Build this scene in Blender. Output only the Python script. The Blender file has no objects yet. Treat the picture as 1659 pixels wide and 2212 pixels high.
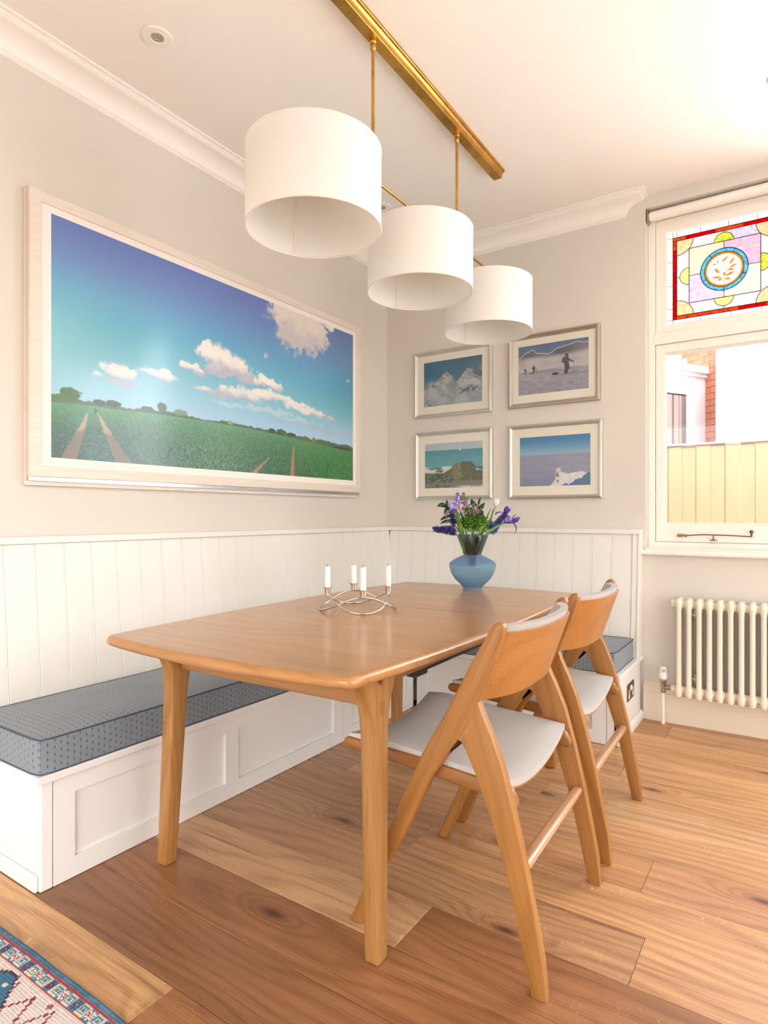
import bpy, bmesh, math, random
import numpy as np
from mathutils import Vector, Matrix, Euler

SC = bpy.context.scene
COL = SC.collection
PI = math.pi
random.seed(7)

# ------------------------------------------------------------------ camera
FPX = 1332.7                                  # focal length in pixels of the 1659 x 2212 frame
cam_d = bpy.data.cameras.new('camera')
cam_d.sensor_fit = 'VERTICAL'
cam_d.sensor_height = 36.0
cam_d.sensor_width = 36.0 * 1659 / 2212
cam_d.lens = FPX / 2212 * 36.0
cam_d.shift_y = 6.0 / 2212
cam_d.clip_start = 0.02
cam = bpy.data.objects.new('camera', cam_d)
COL.objects.link(cam)
cam.location = (2.38, -3.603, 1.11)
cam.rotation_euler = (PI / 2, 0, math.radians(33.75))
SC.camera = cam

# ------------------------------------------------------------------ world, sun, daylight, exposure
W = bpy.data.worlds.new('world')
SC.world = W
W.use_nodes = True
wn = W.node_tree
wn.nodes.clear()
sky = wn.nodes.new('ShaderNodeTexSky')
sky.sky_type = 'NISHITA'
sky.sun_disc = False
sky.sun_elevation = math.radians(48)
sky.sun_rotation = math.radians(135)
sky.air_density = 1.0
sky.dust_density = 5.0
bgn = wn.nodes.new('ShaderNodeBackground')
bgn.inputs['Strength'].default_value = 1.05
wout = wn.nodes.new('ShaderNodeOutputWorld')
wn.links.new(sky.outputs[0], bgn.inputs['Color'])
wn.links.new(bgn.outputs[0], wout.inputs['Surface'])


def lamp(name, kind, loc, rot, energy, color, **kw):
    d = bpy.data.lights.new(name, kind)
    d.energy = energy
    d.color = color
    for k, v in kw.items():
        setattr(d, k, v)
    o = bpy.data.objects.new(name, d)
    COL.objects.link(o)
    o.location = loc
    o.rotation_euler = rot
    return o


# sunshine outside, from beyond the side wall on to the neighbours' white walls and the paving
sun = lamp('sun', 'SUN', (0, 0, 8), (0, 0, 0), 13.0, (1.0, 0.985, 0.965), angle=math.radians(2))
sun.rotation_euler = Vector((-0.50, 0.50, -0.70)).to_track_quat('-Z', 'Y').to_euler()
# daylight entering by the two further windows beside the one in view, the glazed side wall and the wall behind the camera
lamp('daylight_window', 'AREA', (2.92, 0.14, 1.84), (math.radians(-90), 0, 0), 44.0, (0.92, 0.965, 1.0),
     shape='RECTANGLE', size=0.72, size_y=1.85)
lamp('daylight_window', 'AREA', (3.78, 0.14, 1.84), (math.radians(-90), 0, 0), 34.0, (0.92, 0.965, 1.0),
     shape='RECTANGLE', size=0.72, size_y=1.85)
lamp('daylight_side', 'AREA', (4.24, -2.2, 1.25), (0, math.radians(90), 0), 22.0, (0.88, 0.945, 1.0),
     shape='RECTANGLE', size=2.2, size_y=2.9)
lamp('daylight_rear', 'AREA', (2.1, -5.54, 1.25), (math.radians(90), 0, 0), 33.0, (0.84, 0.92, 1.0),
     shape='RECTANGLE', size=3.0, size_y=2.2)

SC.view_settings.view_transform = 'Standard'
SC.view_settings.look = 'None'
SC.view_settings.gamma = 1.0
SC.view_settings.use_curve_mapping = False
SC.view_settings.exposure = -0.30

# ------------------------------------------------------------------ helpers
def lin(*c):
    """sRGB 0..255 to linear rgba"""
    if len(c) == 1:
        c = c[0]
    out = []
    for v in c[:3]:
        v = v / 255.0
        out.append(v / 12.92 if v <= 0.04045 else ((v + 0.055) / 1.055) ** 2.4)
    return tuple(out) + (1.0,)


def set_in(node, **kw):
    for k, v in kw.items():
        node.inputs[k.replace('_', ' ')].default_value = v


class NT:
    """tiny node-tree writer"""
    def __init__(self, name):
        self.m = bpy.data.materials.new(name)
        self.m.use_nodes = True
        self.t = self.m.node_tree
        self.t.nodes.clear()
        self.out = self.t.nodes.new('ShaderNodeOutputMaterial')

    def n(self, typ, **kw):
        nd = self.t.nodes.new(typ)
        for k, v in kw.items():
            setattr(nd, k, v)
        return nd

    def l(self, a, b):
        self.t.links.new(a, b)

    def math(self, op, a, b=None, c=None, clamp=False):
        nd = self.n('ShaderNodeMath', operation=op)
        nd.use_clamp = clamp
        for i, v in enumerate((a, b, c)):
            if v is None:
                continue
            if isinstance(v, (int, float)):
                nd.inputs[i].default_value = v
            else:
                self.l(v, nd.inputs[i])
        return nd.outputs[0]

    def mix(self, fac, a, b, blend='MIX'):
        nd = self.n('ShaderNodeMix', data_type='RGBA', blend_type=blend)
        for s, v in ((nd.inputs[0], fac), (nd.inputs[6], a), (nd.inputs[7], b)):
            if isinstance(v, (int, float)):
                s.default_value = v
            elif isinstance(v, tuple):
                s.default_value = v
            else:
                self.l(v, s)
        return nd.outputs[2]

    def ramp(self, fac, stops):
        nd = self.n('ShaderNodeValToRGB')
        e = nd.color_ramp.elements
        while len(e) < len(stops):
            e.new(0.5)
        for el, (p, c) in zip(e, stops):
            el.position = p
            el.color = c
        self.l(fac, nd.inputs[0])
        return nd.outputs[0]

    def noise(self, vec, scale, detail=3, rough=0.5, dist=0.0):
        nd = self.n('ShaderNodeTexNoise')
        set_in(nd, Scale=scale, Detail=detail, Roughness=rough, Distortion=dist)
        self.l(vec, nd.inputs['Vector'])
        return nd.outputs['Fac']

    def mapping(self, vec, scale=(1, 1, 1), rot=(0, 0, 0), loc=(0, 0, 0)):
        nd = self.n('ShaderNodeMapping')
        nd.inputs['Scale'].default_value = scale
        nd.inputs['Rotation'].default_value = rot
        nd.inputs['Location'].default_value = loc
        self.l(vec, nd.inputs['Vector'])
        return nd.outputs[0]

    def bsdf(self, color, rough=0.5, metallic=0.0, bump=None, bump_d=0.001, **kw):
        b = self.n('ShaderNodeBsdfPrincipled')
        for s, v in (('Base Color', color), ('Roughness', rough), ('Metallic', metallic)):
            if isinstance(v, (int, float, tuple)):
                b.inputs[s].default_value = v
            else:
                self.l(v, b.inputs[s])
        for k, v in kw.items():
            b.inputs[k.replace('_', ' ')].default_value = v
        if bump is not None:
            bn = self.n('ShaderNodeBump')
            bn.inputs['Distance'].default_value = bump_d
            bn.inputs['Strength'].default_value = 1.0
            self.l(bump, bn.inputs['Height'])
            self.l(bn.outputs[0], b.inputs['Normal'])
        self.l(b.outputs[0], self.out.inputs[0])
        return b

    def obj_vec(self):
        return self.n('ShaderNodeTexCoord').outputs['Object']


def paint(name, rgb, rough=0.6, wob=0.02, bump=0.0002, bscale=160, **kw):
    t = NT(name)
    v = t.obj_vec()
    n = t.noise(v, 1.7, 3)
    c = lin(rgb)
    lo = tuple(x * (1 - wob) for x in c[:3]) + (1,)
    hi = tuple(min(1, x * (1 + wob)) for x in c[:3]) + (1,)
    col = t.ramp(n, [(0.3, lo), (0.7, hi)])
    t.bsdf(col, rough, bump=t.noise(v, bscale, 3), bump_d=bump, **kw)
    return t.m


AXIS = {'x': (0, 0, 0), 'y': (0, 0, -PI / 2), 'z': (0, PI / 2, 0)}


def wood(name, dark, light, rot=(0, 0, 0), ring=26.0, rough=0.38, knots=0.0, tint=False, fine=1.0, seedmul=9.0,
         coat=0.0, flecks=0.0, contrast=1.0):
    """oak-like wood; grain runs along local X after the rotation"""
    t = NT(name)
    oi = t.n('ShaderNodeObjectInfo')
    off = t.n('ShaderNodeCombineXYZ')
    r = t.math('MULTIPLY', oi.outputs['Random'], seedmul)
    t.l(r, off.inputs[0])
    r2 = t.math('MULTIPLY', oi.outputs['Random'], seedmul * 3.7)
    t.l(r2, off.inputs[2])
    p = t.mapping(t.obj_vec(), rot=rot)
    va = t.n('ShaderNodeVectorMath', operation='ADD')
    t.l(p, va.inputs[0])
    t.l(off.outputs[0], va.inputs[1])
    p = va.outputs[0]
    # slow wander of the grain
    wv = t.noise(t.mapping(p, (0.9, 3.2, 3.2)), 1.0, 2, 0.5)
    sep = t.n('ShaderNodeSeparateXYZ')
    t.l(p, sep.inputs[0])
    across = t.math('ADD', sep.outputs[1], t.math('MULTIPLY', sep.outputs[2], 0.6))
    kn = None
    if knots:
        vo = t.n('ShaderNodeTexVoronoi', feature='F1', voronoi_dimensions='2D')
        vo.inputs['Scale'].default_value = 1.0
        vo.inputs['Randomness'].default_value = 1.0
        t.l(t.mapping(p, (1.5, 4.2, 0.001)), vo.inputs['Vector'])
        sepc = t.n('ShaderNodeSeparateColor')
        t.l(vo.outputs['Color'], sepc.inputs[0])
        on = t.math('GREATER_THAN', sepc.outputs[0], 1.0 - knots)
        near = t.n('ShaderNodeMapRange', clamp=True)
        set_in(near, From_Min=0.0, From_Max=0.34, To_Min=1.0, To_Max=0.0)
        t.l(vo.outputs['Distance'], near.inputs['Value'])
        kn = t.math('MULTIPLY', t.math('POWER', near.outputs[0], 2.0), on)
        core = t.n('ShaderNodeMapRange', clamp=True)
        set_in(core, From_Min=0.015, From_Max=0.085, To_Min=1.0, To_Max=0.0)
        t.l(vo.outputs['Distance'], core.inputs['Value'])
        core = t.math('MULTIPLY', core.outputs[0], on)
    ph = t.math('ADD', t.math('MULTIPLY', across, ring), t.math('MULTIPLY', wv, 7.5))
    if kn is not None:
        ph = t.math('ADD', ph, t.math('MULTIPLY', kn, 5.0))
    rings = t.math('SINE', t.math('MULTIPLY', ph, 2 * PI))
    rings = t.math('MULTIPLY_ADD', rings, 0.5, 0.5)
    rings = t.math('POWER', rings, 2.2)
    st = t.noise(t.mapping(p, (4.5, 210 * fine, 210 * fine)), 1.0, 3, 0.6)
    st2 = t.noise(t.mapping(p, (14, 620 * fine, 620 * fine)), 1.0, 2, 0.6)
    broad = t.noise(t.mapping(p, (0.7, 5.0, 5.0)), 1.0, 3, 0.55)
    f = t.math('MULTIPLY', rings, -0.22 * contrast)
    f = t.math('ADD', f, t.math('MULTIPLY', t.math('SUBTRACT', st, 0.5), 0.95 * contrast))
    f = t.math('ADD', f, t.math('MULTIPLY', t.math('SUBTRACT', st2, 0.5), 0.5 * contrast))
    f = t.math('ADD', f, t.math('MULTIPLY', t.math('SUBTRACT', broad, 0.5), 0.9 * contrast))
    f = t.math('ADD', f, 0.62, clamp=True)
    col = t.mix(f, lin(dark), lin(light))
    if flecks:
        fl = t.noise(t.mapping(p, (60, 26, 26), rot=(0, 0, 0.5)), 1.0, 2, 0.5, 2.2)
        fm = t.n('ShaderNodeMapRange', clamp=True)
        set_in(fm, From_Min=0.66, From_Max=0.72, To_Min=0.0, To_Max=flecks)
        t.l(fl, fm.inputs['Value'])
        zone = t.noise(t.mapping(p, (1.1, 6.0, 6.0), loc=(5, 3, 1)), 1.0, 1)
        zm = t.n('ShaderNodeMapRange', clamp=True)
        set_in(zm, From_Min=0.52, From_Max=0.62, To_Min=0.0, To_Max=1.0)
        t.l(zone, zm.inputs['Value'])
        col = t.mix(t.math('MULTIPLY', fm.outputs[0], zm.outputs[0]), col, lin(232, 196, 150))
    if kn is not None:
        col = t.mix(t.math('MULTIPLY', kn, 0.55), col, lin(118, 74, 44))
        col = t.mix(t.math('MULTIPLY', core, 0.85), col, lin(62, 42, 32))
        # long dark checks
        ck = t.noise(t.mapping(p, (1.3, 34, 34), loc=(2, 7, 0)), 1.0, 2, 0.4)
        cm = t.n('ShaderNodeMapRange', clamp=True)
        set_in(cm, From_Min=0.67, From_Max=0.75, To_Min=0.0, To_Max=0.6)
        t.l(ck, cm.inputs['Value'])
        col = t.mix(cm.outputs[0], col, lin(92, 58, 36))
    if tint:
        col = t.mix(1.0, col, oi.outputs['Color'], 'MULTIPLY')
    ro = t.math('ADD', t.math('MULTIPLY', st, 0.12), rough - 0.06)
    t.bsdf(col, ro, bump=t.math('ADD', st, st2), bump_d=0.00010, Coat_Weight=coat, Coat_Roughness=0.16)
    return t.m


def metal(name, rgb, rough=0.25, blotch=0.0, dark=(90, 60, 20), brushed=None):
    t = NT(name)
    v = t.obj_vec()
    col = lin(rgb)
    if blotch:
        n = t.noise(v, 9, 5, 0.65, 0.6)
        col = t.ramp(n, [(0.42, lin(rgb)), (0.62, t_mix(rgb, dark, blotch))])
    r = t.math('ADD', t.math('MULTIPLY', t.noise(v, 30, 3), 0.15), rough - 0.07)
    if brushed:
        n = t.noise(t.mapping(v, brushed), 1.0, 3)
        t.bsdf(col, r, 1.0, bump=n, bump_d=0.0003)
    else:
        t.bsdf(col, r, 1.0)
    return t.m


def t_mix(a, b, f):
    return lin([x * (1 - f) + y * f for x, y in zip(a, b)])


def tag(o, label=None, cat=None, group=None, kind=None):
    if label:
        o['label'] = label
    if cat:
        o['category'] = cat
    if group:
        o['group'] = group
    if kind:
        o['kind'] = kind
    return o


def thing(name, label, cat, loc=(0, 0, 0), group=None, kind=None):
    o = bpy.data.objects.new(name, None)
    o.empty_display_size = 0.1
    COL.objects.link(o)
    o.location = loc
    return tag(o, label, cat, group, kind)


def origin_of(p):
    v = Vector((0, 0, 0))
    while p is not None:
        v += p.location
        p = p.parent
    return v


def obj(name, bm, mat, parent=None, smooth=None, loc=None, uvf=None, recalc=True, local=False):
    """one mesh object; geometry in `bm` is in world coordinates (or the parent's local ones when local=True)"""
    if recalc:
        bmesh.ops.recalc_face_normals(bm, faces=bm.faces)
    o_at = Vector((0, 0, 0))
    if parent is not None and not local:
        o_at = origin_of(parent)
    sh = Vector(loc) if loc is not None else Vector((0, 0, 0))
    if local:
        bmesh.ops.translate(bm, verts=bm.verts, vec=-sh)
    else:
        bmesh.ops.translate(bm, verts=bm.verts, vec=-(o_at if parent is not None and loc is None else (sh if loc is not None else o_at)))
    if uvf:
        uvl = bm.loops.layers.uv.new('UVMap')
        for f in bm.faces:
            for lp in f.loops:
                lp[uvl].uv = uvf(lp.vert.co, f.normal)
    me = bpy.data.meshes.new(name)
    bm.to_mesh(me)
    bm.free()
    if mat is not None:
        me.materials.append(mat)
    if smooth is not None:
        me.polygons.foreach_set('use_smooth', [True] * len(me.polygons))
        me.set_sharp_from_angle(angle=math.radians(smooth))
    o = bpy.data.objects.new(name, me)
    COL.objects.link(o)
    if parent is not None:
        o.parent = parent
        if local:
            o.location = sh
        elif loc is not None:
            o.location = sh - o_at
    elif loc is not None:
        o.location = sh
    return o


def B():
    return bmesh.new()


def box(bm, x0, x1, y0, y1, z0, z1):
    vs = [bm.verts.new(p) for p in ((x0, y0, z0), (x1, y0, z0), (x1, y1, z0), (x0, y1, z0),
                                    (x0, y0, z1), (x1, y0, z1), (x1, y1, z1), (x0, y1, z1))]
    for f in ((3, 2, 1, 0), (4, 5, 6, 7), (0, 1, 5, 4), (1, 2, 6, 5), (2, 3, 7, 6), (3, 0, 4, 7)):
        bm.faces.new([vs[i] for i in f])
    return bm


def bev(bm, w, seg=2, ang=30):
    bmesh.ops.recalc_face_normals(bm, faces=bm.faces)
    es = [e for e in bm.edges if len(e.link_faces) == 2 and e.calc_face_angle(0) > math.radians(ang)]
    bmesh.ops.bevel(bm, geom=es, offset=w, segments=seg, affect='EDGES', profile=0.5, clamp_overlap=True)
    return bm


def bbox(x0, x1, y0, y1, z0, z1, w=0.003, seg=2):
    return bev(box(B(), x0, x1, y0, y1, z0, z1), w, seg)


def prism(bm, poly, a0, a1, plane='xz'):
    """extrude a 2-D polygon: plane xz along y, yz along x, xy along z"""
    def P(u, v, a):
        return {'xz': (u, a, v), 'yz': (a, u, v), 'xy': (u, v, a)}[plane]
    lo = [bm.verts.new(P(u, v, a0)) for u, v in poly]
    hi = [bm.verts.new(P(u, v, a1)) for u, v in poly]
    n = len(poly)
    bm.faces.new(lo)
    bm.faces.new(hi[::-1])
    for i in range(n):
        j = (i + 1) % n
        bm.faces.new((lo[i], lo[j], hi[j], hi[i]))
    return bm


def lathe(bm, prof, seg=32, c=(0, 0, 0), axis='z', cap=True):
    def P(r, h, a):
        x, y = r * math.cos(a), r * math.sin(a)
        v = {'z': (x, y, h), 'x': (h, x, y), 'y': (x, h, y)}[axis]
        return (v[0] + c[0], v[1] + c[1], v[2] + c[2])
    rings = []
    for r, h in prof:
        if r < 1e-6:
            rings.append([bm.verts.new(P(0, h, 0))])
        else:
            rings.append([bm.verts.new(P(r, h, 2 * PI * k / seg)) for k in range(seg)])
    for a, b in zip(rings, rings[1:]):
        for k in range(seg):
            k2 = (k + 1) % seg
            if len(a) == 1 and len(b) == 1:
                continue
            if len(a) == 1:
                bm.faces.new((a[0], b[k2], b[k]))
            elif len(b) == 1:
                bm.faces.new((a[k], a[k2], b[0]))
            else:
                bm.faces.new((a[k], a[k2], b[k2], b[k]))
    if cap:
        if len(rings[0]) > 1:
            bm.faces.new(rings[0])
        if len(rings[-1]) > 1:
            bm.faces.new(rings[-1][::-1])
    return bm


def tube(bm, pts, rad, seg=10, closed=False, flat=1.0):
    pts = [Vector(p) for p in pts]
    n = len(pts)
    rads = rad if isinstance(rad, (list, tuple)) else [rad] * n
    t0 = (pts[1] - pts[0]).normalized()
    up = Vector((0, 0, 1)) if abs(t0.z) < 0.9 else Vector((1, 0, 0))
    nrm = t0.cross(up).normalized()
    rings = []
    prev = t0
    for i in range(n):
        if closed:
            t = (pts[(i + 1) % n] - pts[i - 1]).normalized()
        else:
            t = (pts[min(i + 1, n - 1)] - pts[max(i - 1, 0)]).normalized()
        q = prev.rotation_difference(t)
        nrm = (q @ nrm)
        nrm = (nrm - t * nrm.dot(t)).normalized()
        prev = t
        bn = t.cross(nrm)
        rings.append([bm.verts.new(pts[i] + (nrm * math.cos(2 * PI * k / seg) + bn * math.sin(2 * PI * k / seg) * flat) * rads[i])
                      for k in range(seg)])
    m = n if closed else n - 1
    for i in range(m):
        a, b = rings[i], rings[(i + 1) % n]
        # closed loops may come back twisted: match the nearest start
        sh = 0
        if closed and i == n - 1:
            sh = min(range(seg), key=lambda s: (a[0].co - b[s].co).length)
        for k in range(seg):
            bm.faces.new((a[k], a[(k + 1) % seg], b[(k + 1 + sh) % seg], b[(k + sh) % seg]))
    if not closed:
        bm.faces.new(rings[0][::-1])
        bm.faces.new(rings[-1])
    return bm


def sweep_rect(bm, prof, xs, plane):
    pass


def rounded_poly(pts, rs, n=5):
    """round the corners of a 2-D polygon; rs radius or list of radii"""
    out = []
    m = len(pts)
    if not isinstance(rs, (list, tuple)):
        rs = [rs] * m
    for i in range(m):
        p0, p1, p2 = Vector(pts[i - 1]), Vector(pts[i]), Vector(pts[(i + 1) % m])
        a, b = (p0 - p1), (p2 - p1)
        r = min(rs[i], a.length * 0.45, b.length * 0.45)
        if r <= 1e-5:
            out.append(tuple(p1))
            continue
        s, e = p1 + a.normalized() * r, p1 + b.normalized() * r
        for k in range(n + 1):
            u = k / n
            q = s * (1 - u) ** 2 + p1 * 2 * u * (1 - u) + e * u * u
            out.append(tuple(q))
    return out


def spline(pts, n=8):
    """Catmull-Rom through pts"""
    pts = [Vector(p) for p in pts]
    ext = [pts[0] * 2 - pts[1]] + pts + [pts[-1] * 2 - pts[-2]]
    out = []
    for i in range(1, len(ext) - 2):
        p0, p1, p2, p3 = ext[i - 1:i + 3]
        for k in range(n):
            u = k / n
            out.append(0.5 * ((2 * p1) + (p2 - p0) * u + (2 * p0 - 5 * p1 + 4 * p2 - p3) * u * u + (3 * p1 - p0 - 3 * p2 + p3) * u ** 3))
    out.append(pts[-1])
    return out


def copy_tree(o, parent=None):
    c = o.copy()
    COL.objects.link(c)
    if parent is not None:
        c.parent = parent
    for ch in list(o.children):
        copy_tree(ch, c)
    return c


def grid_print(name, rgb, to_world, parent, mat):
    """flat print: a fine grid whose corners carry the printed colour. rgb: (h, w, 3) sRGB 0..1, row 0 at the bottom"""
    h, w, _ = rgb.shape
    u, v = np.meshgrid(np.linspace(0, 1, w), np.linspace(0, 1, h))
    pts = to_world(u.ravel(), v.ravel()) - np.array(origin_of(parent))[None, :]
    idx = np.arange(h * w).reshape(h, w)
    q = np.stack([idx[:-1, :-1], idx[:-1, 1:], idx[1:, 1:], idx[1:, :-1]], -1).reshape(-1, 4)
    me = bpy.data.meshes.new(name)
    me.vertices.add(h * w)
    me.vertices.foreach_set('co', pts.astype(np.float32).ravel())
    me.loops.add(q.size)
    me.loops.foreach_set('vertex_index', q.astype(np.int32).ravel())
    me.polygons.add(len(q))
    me.polygons.foreach_set('loop_start', np.arange(0, q.size, 4, dtype=np.int32))
    me.update(calc_edges=True)
    ca = me.color_attributes.new('ink', 'FLOAT_COLOR', 'POINT')
    c = np.clip(rgb.reshape(-1, 3), 0, 1)
    c = np.where(c <= 0.04045, c / 12.92, ((c + 0.055) / 1.055) ** 2.4)
    ca.data.foreach_set('color', np.concatenate([c, np.ones((len(c), 1))], 1).astype(np.float32).ravel())
    me.materials.append(mat)
    o = bpy.data.objects.new(name, me)
    COL.objects.link(o)
    o.parent = parent
    return o


def fbm(u, v, fx, fy, seed, octv=4, gain=0.55):
    rs = np.random.RandomState(seed)
    out = np.zeros_like(u)
    amp, tot = 1.0, 0.0
    for o in range(octv):
        tab = rs.rand(257, 257)
        x, y = (u * fx * 2 ** o) % 256, (v * fy * 2 ** o) % 256
        xi, yi = np.floor(x).astype(int) % 256, np.floor(y).astype(int) % 256
        a, b = x - np.floor(x), y - np.floor(y)
        a, b = a * a * (3 - 2 * a), b * b * (3 - 2 * b)
        n = (tab[yi, xi] * (1 - a) + tab[yi, xi + 1] * a) * (1 - b) + (tab[yi + 1, xi] * (1 - a) + tab[yi + 1, xi + 1] * a) * b
        out += n * amp
        tot += amp
        amp *= gain
    return out / tot


def sst(a, b, x):
    t = np.clip((x - a) / (b - a), 0, 1)
    return t * t * (3 - 2 * t)


def lay(img, mask, col):
    m = np.clip(mask, 0, 1)[..., None]
    c = np.asarray(col, float)
    if c.ndim == 1:
        c = c / 255.0
    return img * (1 - m) + c * m


def inpoly(u, v, poly):
    ins = np.zeros(u.shape, bool)
    n = len(poly)
    for i in range(n):
        x0, y0 = poly[i]
        x1, y1 = poly[(i + 1) % n]
        c = ((y0 > v) != (y1 > v)) & (u < (x1 - x0) * (v - y0) / ((y1 - y0) + 1e-12) + x0)
        ins ^= c
    return ins

# ------------------------------------------------------------------ materials
M = {}
M['wall'] = paint('wall_paint', (217, 211, 202), 0.75, 0.015)
M['ceiling'] = paint('ceiling_paint', (242, 236, 228), 0.8, 0.012)
M['cornice'] = paint('cornice_paint', (244, 239, 232), 0.6, 0.01)
M['panel'] = paint('panel_paint', (233, 231, 224), 0.42, 0.012, 0.00012, 90)
M['bench'] = paint('bench_paint', (232, 232, 230), 0.4, 0.012, 0.00012, 90)
M['skirt'] = paint('skirting_paint', (226, 213, 192), 0.4, 0.012)
M['window'] = paint('window_paint', (242, 236, 226), 0.35, 0.01)
M['radiator'] = paint('radiator_enamel', (236, 226, 206), 0.3, 0.008)
M['white'] = paint('white_plastic', (238, 232, 224), 0.4, 0.005, 0.0)
M['dark'] = paint('dark_metal', (30, 29, 30), 0.45, 0.05)
M['gap'] = paint('shadow_gap', (70, 62, 54), 0.8, 0.05)
M['plank'] = wood('floor_oak', (112, 80, 54), (190, 152, 112), AXIS['x'], 20, 0.34, knots=0.34, tint=True, flecks=0.4)
M['top'] = wood('table_oak', (150, 98, 48), (192, 140, 82), AXIS['x'], 14, 0.30, contrast=0.9, coat=0.5)
M['oak_x'] = wood('table_oak_x', (128, 84, 40), (176, 126, 70), AXIS['x'], 30, 0.36)
M['oak_y'] = wood('table_oak_y', (128, 82, 44), (174, 122, 72), AXIS['y'], 30, 0.36)
M['oak_z'] = wood('table_oak_z', (134, 90, 42), (184, 136, 78), AXIS['z'], 30, 0.36)
M['chair_f'] = wood('chair_oak_front', (122, 76, 30), (170, 116, 56), (0, math.atan2(1, 0.43), 0), 34, 0.36)
M['chair_r'] = wood('chair_oak_rear', (128, 82, 34), (174, 122, 62), (0, math.atan2(1, -0.27), 0), 34, 0.36)
M['chair_x'] = wood('chair_oak_rail', (118, 74, 32), (166, 112, 56), AXIS['x'], 34, 0.36)
M['chair_y'] = wood('chair_oak_stretcher', (160, 116, 78), (204, 160, 118), AXIS['y'], 34, 0.24, coat=0.8)
M['veneer'] = wood('chair_veneer', (140, 86, 36), (184, 126, 64), AXIS['y'], 14, 0.34, contrast=0.9)
M['edge_ply'] = wood('ply_edge', (176, 124, 90), (204, 156, 120), AXIS['y'], 60, 0.4, contrast=0.5)
M['brass'] = metal('aged_brass', (210, 162, 82), 0.30, 0.5, (146, 106, 50))
M['silver'] = metal('silver_leaf', (212, 214, 206), 0.40, 0.15, (196, 192, 184))
M['pewter'] = metal('pewter_leaf', (190, 182, 170), 0.42, 0.2, (168, 158, 146))
M['steel'] = metal('polished_steel', (214, 204, 194), 0.08)
M['bronze'] = metal('antique_brass', (140, 120, 84), 0.36, 0.3, (90, 74, 46))
M['plate'] = metal('socket_bronze', (130, 104, 74), 0.5)
M['nickel'] = metal('valve_nickel', (176, 164, 150), 0.3)
M['mat'] = paint('mat_board', (244, 238, 222), 0.85, 0.01)
M['mat_w'] = paint('mat_board_white', (238, 234, 228), 0.85, 0.008)
M['washed'] = wood('limewashed_frame', (212, 198, 184), (236, 226, 215), AXIS['y'], 40, 0.5, contrast=0.7)
M['wax'] = paint('candle_wax', (246, 244, 238), 0.4, 0.005, 0.0, Subsurface_Weight=0.25, Subsurface_Radius=(0.01, 0.009, 0.008))
M['wick'] = paint('wick', (34, 28, 26), 0.9)


def ink(name, rough=0.3, coat=0.35, coat_rough=0.12):
    t = NT(name)
    a = t.n('ShaderNodeVertexColor', layer_name='ink')
    t.bsdf(a.outputs[0], rough, Coat_Weight=coat, Coat_Roughness=coat_rough)
    return t.m


M['ink_big'] = ink('print_acrylic', 0.4, 0.75, 0.17)
M['ink'] = ink('print_under_glass', 0.4, 0.55, 0.03)
M['ink_rug'] = ink('rug_wool', 0.95, 0.0)


def cushion_cloth():
    t = NT('blue_dotted_cloth')
    uv = t.n('ShaderNodeTexCoord').outputs['UV']
    s = t.n('ShaderNodeSeparateXYZ')
    t.l(uv, s.inputs[0])
    col_w, row_h = 0.0195, 0.021
    a = t.math('DIVIDE', s.outputs[0], col_w)
    ci = t.math('FLOOR', a)
    fa = t.math('ABSOLUTE', t.math('SUBTRACT', t.math('FRACT', a), 0.5))
    b = t.math('ADD', t.math('DIVIDE', s.outputs[1], row_h), t.math('MULTIPLY', ci, 0.5))
    fb = t.math('ABSOLUTE', t.math('SUBTRACT', t.math('FRACT', b), 0.5))
    dia = t.math('ADD', t.math('MULTIPLY', fa, 1.0), t.math('MULTIPLY', fb, 0.72))
    dot = t.math('LESS_THAN', dia, 0.135)
    dash = t.math('MULTIPLY', t.math('LESS_THAN', fa, 0.045), t.math('LESS_THAN', fb, 0.33))
    ov = t.obj_vec()
    we = t.noise(ov, 900, 2)
    cl = t.noise(ov, 7, 4, 0.6)
    base = t.mix(cl, lin(84, 98, 112), lin(128, 142, 152))
    base = t.mix(t.math('MULTIPLY', we, 0.7), base, lin(150, 158, 164))
    base = t.mix(t.math('MULTIPLY', dash, 0.55), base, lin(52, 66, 88))
    base = t.mix(t.math('MULTIPLY', dot, 0.85), base, lin(34, 46, 66))
    t.bsdf(base, 0.85, bump=t.math('ADD', we, t.math('MULTIPLY', dot, -0.6)), bump_d=0.0008, Sheen_Weight=0.25, Sheen_Roughness=0.5)
    return t.m


M['cushion'] = cushion_cloth()
M['piping'] = paint('cushion_piping', (66, 80, 98), 0.85, 0.08, 0.0006, 900)


def heather(name, a, b):
    t = NT(name)
    v = t.obj_vec()
    n1 = t.noise(v, 700, 2, 0.7)
    n2 = t.noise(v, 1500, 2, 0.6)
    w1 = t.n('ShaderNodeTexWave', wave_type='BANDS', bands_direction='Y')
    set_in(w1, Scale=170.0, Distortion=1.5, Detail=1.0)
    t.l(v, w1.inputs['Vector'])
    f = t.math('ADD', t.math('MULTIPLY', n1, 0.8), t.math('MULTIPLY', w1.outputs['Fac'], 0.3))
    c = t.mix(t.math('SUBTRACT', f, 0.08, clamp=True), lin(a), lin(b))
    t.bsdf(c, 0.92, bump=t.math('ADD', n2, w1.outputs['Fac']), bump_d=0.0012, Sheen_Weight=0.2)
    return t.m


M['seat'] = heather('seat_cloth', (186, 180, 174), (240, 235, 230))


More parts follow.
